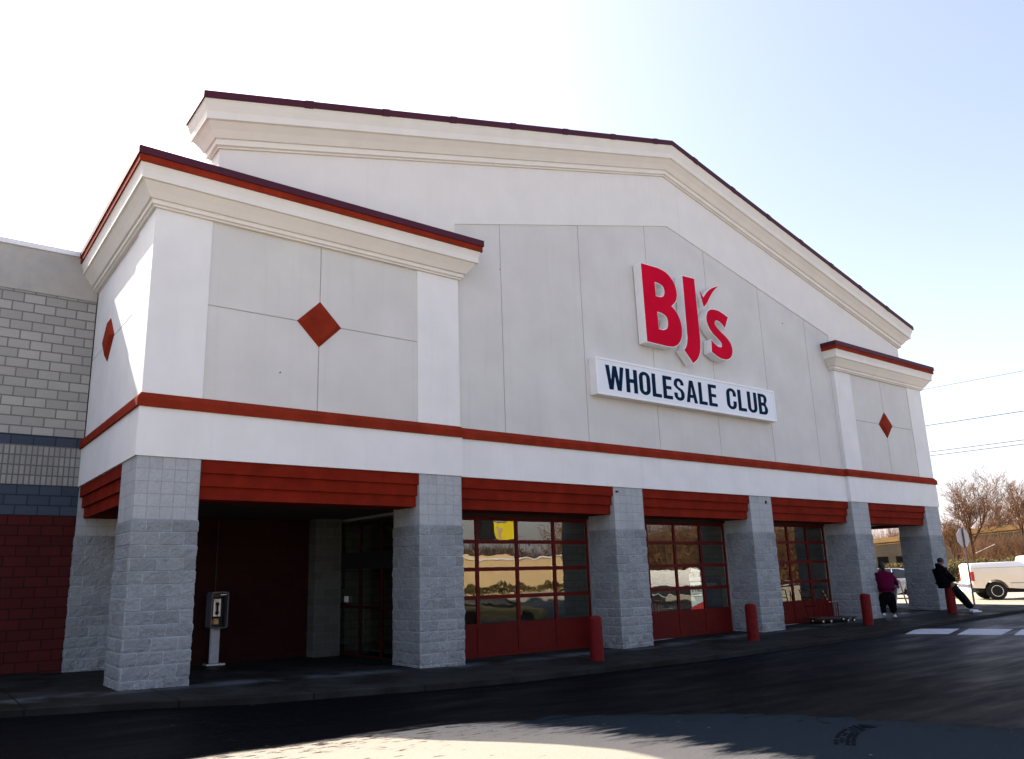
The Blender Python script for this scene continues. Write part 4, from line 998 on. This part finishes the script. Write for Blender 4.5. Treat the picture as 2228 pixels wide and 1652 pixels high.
# ------------------------------------------------------------------ cart by the third door
CT = thing('utility_cart', 'dark red hand cart with hazard striped frame before the third glass door', 'cart', (19.75,.45,g(19.75,.45)), yaw+.35)
fr = MB()
for s in (-.22,.22):
    fr.path([(-.30,s,.12),(-.42,s,.62),(-.56,s,.98)],.016,8); fr.path([(.10,s,.14),(.10,s,.60)],.014,8); fr.path([(.42,s,.14),(.42,s,.60)],.014,8); fr.path([(.10,s,.60),(.42,s,.60)],.014,8); fr.path([(-.1,s,.15),(-.1,s,.95),(.08,s,.62)],.014,8)
for z_, x_ in ((.98,-.56),(.75,-.47),(.5,-.39)): fr.path([(x_,-.22,z_),(x_,.22,z_)],.014,8)
for x_ in (.10,.18,.26,.34,.42): fr.path([(x_,-.22,.6),(x_,-.22,.15)],.008,6)
fr.build('frame', MT['red_paint'], CT)
MB().box(-.42,1.05,-.28,.28,.13,.165).build('deck', mottled('cart_deck', (.03,.03,.03), .2, 4), CT, bevel=.008)
hz = MB()
for i in range(6):
    if i % 2 == 0:
        hz.box(.10+.055*i,.10+.055*(i+1),-.24,-.205,.60,.625)
        a = Vector((-.1,-.24,.95)).lerp(Vector((.08,-.24,.62)), i/6); b = Vector((-.1,-.24,.95)).lerp(Vector((.08,-.24,.62)), (i+1)/6); hz.tube(a, b, .017, .017, 6)
hz.build('hazard_tape', mottled('worn_hazard_tape', (.30,.25,.10), .2, 5), CT)
for x_, y_ in ((-.2,-.22),(.1,-.22),(.75,-.22),(.98,-.22),(-.2,.22),(.98,.22)):
    wv = MB(); wv.lathe([(.065,-.018),(.065,.018)], 14, (0,0,0), 'y'); o = wv.build('wheel', MT['rubber'], CT); o.location = (x_, y_, .065)
    hb = MB(); hb.lathe([(.03,-.021),(.03,.021)], 12, (0,0,0), 'y'); hb.build('hub', MT['steel'], o)

# ------------------------------------------------------------------ inside the vestibule
KS = thing('kiosk_sign', 'tall round-topped red and white kiosk reading SWITCH and 3 FREE behind glass', 'kiosk', (15.42,1.55,-.05), 0)
KZ=0
kp = [(-.31,0),(.31,0),(.31,1.50)]+arc(0,1.50,.31,.30,0,180,14)[1:]
o = MB().prism(kp, 0, .35).build('cabinet', MT['black'], KS)
MB().prism([(-.30,.08),(.30,.08),(.30,.84),(-.30,.68)], -.010, 0).build('lower_panel', MT['backlit_red'], KS)
MB().prism([(-.28,1.40),(.28,1.40),(.28,1.50)]+arc(0,1.50,.28,.27,0,180,14)[1:], -.012, 0).build('header_panel', MT['backlit'], KS)
MB().prism([(-.27,.98),(.27,.98),(.27,1.36),(-.27,1.36)], -.012, 0).build('poster', MT['backlit'], KS)
MB().prism([(-.27,.70),(.27,.84),(.27,.97),(-.27,.97)], -.012, 0).build('poster', MT['backlit'], KS)
tm = MB(); text_mesh(tm, 'SWITCH', -.26, .26, 1.49, 1.65, -.014, .004, gap=.1); text_mesh(tm, '3 FREE', -.24, .24, 1.10, 1.28, -.014, .004, gap=.1); tm.build('lettering', mottled('letter_red', (.35,.01,.02), .05), KS)
tm = MB()
for z_ in (1.44,1.03,.20,.14): tm.box(-.2,.2,-.018,-.012,z_,z_+.018)
tm.build('small_print', MT['steel'], KS)
VM = thing('vending_machine', 'dark blue drinks vending machine behind the middle glass door', 'vending machine', (16.6,1.9,-.05))
MB().box(-.42,.42,0,.8,0,1.55).build('cabinet', mottled('vend_blue', (.01,.018,.05), .2, 2, .3), VM, bevel=.02)
MB().box(-.36,.20,-.01,0,.5,1.45).build('front_panel', mottled('vend_panel', (.02,.04,.12), .3, 3, .2), VM)
tm = MB(); text_mesh(tm, 'PEPSI', -.3, .15, 1.15, 1.32, -.014, .004, gap=.1); tm.build('lettering', MT['steel'], VM)
YB = tag(MB().box(0,.45,0,.04,0,.42).build('yellow_notice', MT['yellow_board'], loc=(12.6,1.5,.55)), 'small yellow notice board low behind the middle glass door', 'notice')
RK = thing('red_rack', 'red metal rack with dark slats behind the middle glass door', 'rack', (13.6,2.2,-.05))
MB().box(0,1.1,0,.5,.35,.85).build('bin', mottled('rack_red', (.30,.015,.02), .1, 3), RK)
mb = MB()
for i in range(9): mb.box(.02+i*.12,.06+i*.12,-.03,0,.12,.8)
mb.build('slat', MT['steel'], RK)
OP = thing('notice_stand', 'orange and white notice stand at left of the third glass door', 'notice', (17.75,1.6,0))
MB().box(0,.5,0,.04,.42,1.0).build('board', MT['paper'], OP); MB().box(0,.5,-.008,0,.42,.72).build('orange_panel', mottled('orange', (.8,.35,.03), .1, 4), OP); MB().box(.2,.3,.0,.04,-.05,.42).build('leg', MT['steel'], OP)
YC = tag(MB().box(0,.35,0,.35,0,.75).build('yellow_crate', MT['yellow_board'], loc=(20.9,2.2,.02), bevel=.02), 'yellow bin low behind the right part of the third glass door', 'bin')
for (x, y, z, w_, h_, nm, mt, lb) in ((5.87,4.25,1.10,.22,.14,'notice_card','paper','small red and white notice stuck on the entrance glass'),(5.87,4.62,1.10,.10,.30,'notice_card','grey_paint','narrow grey notice strip on the entrance glass')):
    tag(MB().box(-.003,.003,-w_/2,w_/2,0,h_).build(nm, MT[mt], loc=(x,y,z)), lb, 'notice', 'notices on the entrance glass')

# ------------------------------------------------------------------ backdrop to the right
BR = thing('concrete_overpass', 'weathered concrete wall with dark openings under a sunlit orange parapet', 'overpass')
A0 = Vector((57.4,28.2)); A1 = Vector((72.0,-5.6)); dv = (A1-A0).normalized(); nv = Vector((dv.y, -dv.x)); nv = -nv if nv.x > 0 else nv
def bz(s): return 2.84+.066*s       # top of the wall along s (metres from A0)
LL = (A1-A0).length
def wall_piece(mb, s0, s1, zf0, zf1, d0, d1):
    p = [A0+dv*s0, A0+dv*s1]; vs = []
    for d in (d0, d1):
        for s, P__ in ((s0, p[0]), (s1, p[1])):
            q = P__-nv*d
            vs += [(q.x, q.y, zf0(s)), (q.x, q.y, zf1(s))]
    mb.add(vs, [(0,1,3,2),(4,6,7,5),(0,4,5,1),(2,3,7,6),(0,2,6,4),(1,5,7,3)])
mb = MB(); cut = [(8.45,9.30),(9.75,10.6)]; s = 0
ops = [(6.6,7.75),(8.8,9.62),(10.15,11.1),(12.2,13.2),(14.4,15.5)]
prev = 0
lo = lambda s: -.5
for a, b in ops:
    wall_piece(mb, prev, a, lo, bz, 0, .8); wall_piece(mb, a, b, lambda s: 2.36, bz, 0, .8); wall_piece(mb, a, b, lo, lambda s: 1.1, 0, .8); prev = b
wall_piece(mb, prev, LL, lo, bz, 0, .8); mb.build('wall', MT['concrete_far'], BR)
mb = MB(); wall_piece(mb, 0, LL, lambda s: bz(s)+.002, lambda s: bz(s)+.38, -.12, .5); mb.build('parapet', MT['concrete_gold'], BR)
mb = MB(); wall_piece(mb, 0, LL, lambda s: bz(s)-.16, lambda s: bz(s)-.11, -.05, .0); mb.build('ledge', MT['concrete_gold'], BR)
mb = MB(); wall_piece(mb, 0, LL, lo, lambda s: bz(s)-.2, 1.6, 1.8); mb.build('inner_wall', MT['dark_wall'], BR)

def tree(name, label, base, H, seed, spread=.75, levels=6, r0=None, lean=0, group=None, twigs=3, fork=.25):
    rnd = random.Random(seed); r = thing(name, label, 'tree', base, 0, group); tk = MB(); tw = MB(); r0 = r0 or H*.022
    def grow(p, d, L, rad, lv):
        n = 3 if lv < 3 else 2; q = p.copy(); dd = d.copy()
        mb = tk if lv < 2 else tw
        for i in range(n):
            dd = (dd+Vector((rnd.uniform(-1,1), rnd.uniform(-1,1), rnd.uniform(-.3,.6)))*.16).normalized(); q2 = q+dd*(L/n)
            ra = rad*(1-.35*i/n); rb = rad*(1-.35*(i+1)/n); mb.tube(q, q2, max(ra, .0075), max(rb, .006), 5 if lv < 3 else 3, cap=False); q = q2
            if lv >= levels: continue
            if i < n-1 and lv > 0:
                if rnd.random() < .8: side(q, dd, L*.60, rb*.45, lv+1)
        if lv >= levels: return
        k = (3 if lv < 2 else 2)+(1 if rnd.random() < .3 else 0)
        for j in range(k):
            side(q, dd, L*rnd.uniform(.66,.90), rad*.56, lv+1, rnd.uniform(.2,.62))
    def side(p, d, L, rad, lv, ang=.8):
        t = Vector((rnd.uniform(-1,1), rnd.uniform(-1,1), rnd.uniform(-.2,.5))).normalized(); e = (t-d*t.dot(d))
        if e.length < .01: return
        e.normalize(); a = ang*spread*1.3; grow(p, (d*cos(a)+e*sin(a)+Vector((0,0,.16))).normalized(), L, rad, lv)
    grow(Vector((0,0,-.2)), Vector((lean,0,1)).normalized(), H*fork, r0, 0)
    tk.build('trunk', MT['bark'], r); tw.build('crown', MT['twig'], r); return r
tree('bare_tree', 'large bare spreading tree behind the octagonal sign', (54.45,10.23,g(54.4,10.2)-.05), 6.1, 12, 1.0, 7, .15, fork=.26)
TS = [((57.0,15.3),3.9,31,'slender bare tree right behind the last pillar'),((58.6,13.6),3.9,22,'small bare tree between the last pillar and the large spreading tree'),
      ((66.5,13.2),5.6,41,'bare tree just right of the large spreading tree'),((60.5,9.1),5.2,55,'bare tree on the bank above the truck bed'),((68,9.9),6.0,61,'tallest bare tree above the truck cab'),
      ((60.9,7.2),5.2,71,'bare tree at the far right picture edge'),((70,7.6),6.2,83,'bare tree farthest right behind the bank'),((64,24.5),4.6,91,'bare tree seen above the overpass through the porch'),((66,21.0),4.4,95,'bare twiggy tree behind the overpass parapet in the porch opening'),((72,16),5.4,99,'bare tree deep behind the last pillar')]
for (x, y), H, sd, lb in TS:
    tree('bare_tree', lb, (x, y, g(x, y)-.05), H, sd, .8, 6, None, group='bare trees beyond the lot')
# dense undergrowth: brush as stuff
def brush(name, label, region, count, hmin, hmax, mat, seed, thick=.012, tree_like=0):
    rnd = random.Random(seed); mb = MB(); (a, b, wd) = region; a = Vector(a); b = Vector(b); d = (b-a); nrm = Vector((d.y, -d.x)).normalized()
    for i in range(count):
        p = a+d*rnd.random()+nrm*rnd.uniform(-wd, wd); h = rnd.uniform(hmin, hmax); z = g(p.x, p.y)-.05
        for k in range(3):
            q = Vector((p.x, p.y, z)); dd = Vector((rnd.uniform(-.6,.6), rnd.uniform(-.6,.6), 1)).normalized(); seg = 3
            for s in range(seg):
                dd = (dd+Vector((rnd.uniform(-1,1), rnd.uniform(-1,1), rnd.uniform(-.5,.3)))*.3).normalized(); q2 = q+dd*(h/seg); t = thick*(1-s/seg*.7)
                mb.tube(q, q2, t, t*.7, 3, cap=False); q = q2
    o = mb.build(name, mat); o['kind'] = 'stuff'; o['label'] = label; o['category'] = 'brush'; return o
brush('brush', 'tangle of dry brown brush covering the bank under the trees', ((56,11.5),(59,-6),3.2), 3200, .5, 1.9, MT['twig'], 5, .011)
brush('woodland_thicket', 'hazy brown mass of bare twigs behind the single trees', ((69,26),(79,-6),5), 6500, 2.0, 4.7, mottled('far_twig', (.22,.125,.07), .3, 1), 6, .012)
def leafy(name, label, cat, a, b, wd, h, count, mat, seed, size=.07, z0=0):
    rnd = random.Random(seed); mb = MB(); a = Vector(a); b = Vector(b); d = b-a; nrm = Vector((d.y, -d.x)).normalized(); L = d.length
    for i in range(count):
        s = rnd.random(); t = rnd.uniform(-1,1); p = a+d*s+nrm*t*wd; top = h*(.82+.18*MN.noise(Vector((s*L*1.1, t*2, seed)))+.08)*(1-.25*t*t); zz = z0+top*(rnd.random()**.6)
        c = Vector((p.x, p.y, g(p.x, p.y)+zz)); u = Vector((rnd.gauss(0,1), rnd.gauss(0,1), rnd.gauss(0,1))).normalized(); v = u.orthogonal().normalized(); k = size*rnd.uniform(.6,1.4)
        mb.add([c-u*k, c+v*k*.45, c+u*k, c-v*k*.45], [(0,1,2,3)])
    o = mb.build(name, mat); tag(o, label, cat); return o
leafy('hedge', 'clipped brown hedge along the far side of the lot', 'hedge', (42.0,17.0), (47.8,-1.0), .6, 1.32, 30000, MT['hedge'], 3, .08)
# snow along the lot edge and on the bank
def snow_strip(name, label, pts, w_, h, seed):
    mb = MB(); n = len(pts); m_ = 7; 
    P = [Vector(p) for p in pts]; fine = []
    for a, b in zip(P[:-1], P[1:]):
        k = max(2, int((b-a).length/.4)); fine += [a+(b-a)*i/k for i in range(k)]
    fine.append(P[-1]); d = (P[-1]-P[0]).normalized(); nn = Vector((d.y, -d.x))
    for i, p in enumerate(fine):
        for j in range(m_):
            t = (j/(m_-1)-.5)*2; ww = w_*(1+.5*MN.noise(Vector((i*.3, seed, 0)))); q = p+nn*t*ww; hh = h*(1-t*t)*(.6+.9*abs(MN.noise(Vector((q.x*1.1, q.y*1.1, seed)))))-.015
            mb.v.append((q.x, q.y, g(q.x, q.y)+ZA+hh))
    for i in range(len(fine)-1):
        for j in range(m_-1): a = i*m_+j; mb.f.append((a, a+1, a+1+m_, a+m_))
    o = mb.build(name, MT['snow'], smooth=True); o['kind'] = 'stuff'; o['label'] = label; o['category'] = 'snow'; return o
snow_strip('snow_bank', 'low bank of dirty snow along the edge of the lot', [(41.2,12),(41.8,7),(43.2,1),(45,-8)], 1.1, .35, 2)
snow_strip('snow_patch', 'patch of snow on the brush covered bank', [(53.5,8.6),(54.6,6.4),(55.6,4)], 1.0, .5, 5)
lg = MB(); lg.tube((52.65,9.36,2.28),(53.06,8.33,2.80),.03,.02,8); tag(lg.build('fallen_log', mottled('frosted_bark', (.35,.32,.29), .4, 5)), 'snow covered fallen log sloping across the bank', 'log')
# lot marking beyond the kerb
mk = MB()
for i in range(9):
    a = (33.0+i*.4, 3.4-i*.55); b = (33.4+i*.4, 2.85-i*.55)
    mk.add([(a[0],a[1],g(*a)+ZA+.006),(a[0]+.12,a[1]+.09,g(*a)+ZA+.006),(b[0]+.12,b[1]+.09,g(*b)+ZA+.006),(b[0],b[1],g(*b)+ZA+.006)],[(0,1,2,3)])
struct(mk.build('lot_marking', MT['yellow_board']))
# power lines on two poles out of the picture
for i, (a, b, z, lb) in enumerate((((44.7,14.1),(45.5,-3.0),12.0,'highest faint power line at the upper right'),((45.6,14.2),(46.6,-2.5),10.0,'power line below the highest one right of the gable'),((50.2,15.5),(50.8,-3.0),9.0,'upper of the two closely spaced low power lines'),((49.8,15.4),(50.4,-3.0),8.7,'lower of the two closely spaced low power lines'))):
    A_ = Vector((*a, z)); B_ = Vector((*b, z)); d = B_-A_; mb = MB(); pts = []
    for k in range(25):
        t = -1.2+k/24*3.6; p = A_+d*t; p.z = z-.25+.16*(t-.5)**2; pts.append(p)
    mb.path(pts, .019 if i else .011, 5); tag(mb.build('power_line', MT['black']), lb, 'power line', 'power lines right of the store')
for y in (34.5, -27.5):
    P_ = thing('utility_pole', 'wooden utility pole carrying the power lines', 'utility pole', (46.5, y, g(46.5, y)), 0, 'utility poles'); MB().lathe([(.16,-.5),(.11,12.6)], 10).build('pole', MT['bark'], P_); MB().box(-2,5,-.06,.06,9.1,9.25).build('crossarm', MT['bark'], P_)

# ------------------------------------------------------------------ across the lot, seen mirrored in the glass doors
WH = thing('warehouse', 'long low beige building across the lot, mirrored in the glass doors', 'building', (18,-42,0))
MB().box(-40,42,-16,0,-1,3.05).build('wall', MT['warehouse'], WH); MB().box(-40.2,42.2,-16.2,.1,3.05,3.2).build('coping', MT['white_metal'], WH)
MB().box(18,25,-6,-.5,3.2,3.5).build('raised_parapet', MT['warehouse'], WH)
leafy('weed_strip', 'strip of dry weeds in front of the beige building', 'weeds', (-15,-40.5), (70,-40.5), .8, .75, 9000, MT['hedge'], 8, .14)['kind'] = 'stuff'
for i in range(13):
    x = 10+i*7.5+random.uniform(-2,2)
    tree('bare_tree', 'bare tree behind the mirrored beige building, number %s' % 'one two three four five six seven eight nine ten eleven twelve thirteen'.split()[i], (x, -62+random.uniform(-3,3), 0), 6.2+random.uniform(-1,1), 200+i, .75, 5, group='bare trees behind the mirrored building')
for t_ in [o for o in COL.objects if o.get('group') == 'bare trees behind the mirrored building']: t_['label'] = 'bare tree in the row behind the mirrored beige building'
brush('woodland_thicket', 'dark bare thicket above the mirrored beige building', ((0,-64),(62,-64),3), 2200, 3.5, 6, MT['bark'], 9, .05)
brush('woodland_thicket', 'wooded rise of bare brown trees mirrored in the middle glass door', ((62,-56),(125,-30),5), 2600, 5, 9, MT['twig'], 19, .06)
BB = thing('billboard', 'black and yellow billboard mirrored in the top panes of the leftmost glass door', 'billboard', (63,-71,0), radians(180-20))
MB().tube((0,0,-.5),(0,0,6.6),.25,.25,12).build('post', MT['steel'], BB)
MB().box(-4.6,4.6,-.2,.2,6.4,9.0).build('panel', MT['black'], BB)
MB().box(-4.5,1.8,-.24,-.2,6.5,8.9).build('yellow_face', mottled('yellow_ad', (.85,.68,.02), .03, 1), BB)
mb = MB(); blob(mb, (-.0,-.24,7.0), (.85,.05,1.15), 18, 12); mb.build('portrait', MT['warehouse'], BB, smooth=True)
tm = MB(); text_mesh(tm, 'PARTY', -4.2, -1.6, 8.0, 8.5, -.245, .02, gap=.1) if 'Y' in G else None
BT = thing('white_van', 'white panel van mirrored in the middle glass door', 'van', (28.6,-14.2,g(28.6,-14.2)+ZA), radians(25))
mb = MB(); loft_side(mb, [(0,.35),(4.6,.35),(5.0,.5),(5.05,.85),(4.75,1.02),(4.0,1.12),(3.35,1.62),(3.0,1.72),(.2,1.74),(0,1.6)], .92, .82, 1.0); o = mb.build('body', MT['logo_white'], BT, bevel=.04); smooth_by_angle(o, .5)
MB().add([(3.98,-.72,1.16),(3.98,.72,1.16),(3.42,.70,1.60),(3.42,-.70,1.60),(4.04,-.72,1.16),(4.04,.72,1.16),(3.47,.70,1.61),(3.47,-.70,1.61)], [(0,1,2,3),(4,5,6,7),(0,1,5,4),(1,2,6,5),(2,3,7,6),(3,0,4,7)]).build('windscreen', MT['car_glass'], BT)
for cx in (.9,4.1):
    for s in (-1,1): wheel(BT, (cx, s*.80, .33), .33, .22, s)
for sy in (-1,1): MB().box(.25,4.7,sy*.925-.01,sy*.925+.01,.40,.78).build('lower_trim', MT['black'], BT)
MB().box(-.01,.0,-.8,.8,.4,.8).build('rear_trim', MT['black'], BT)
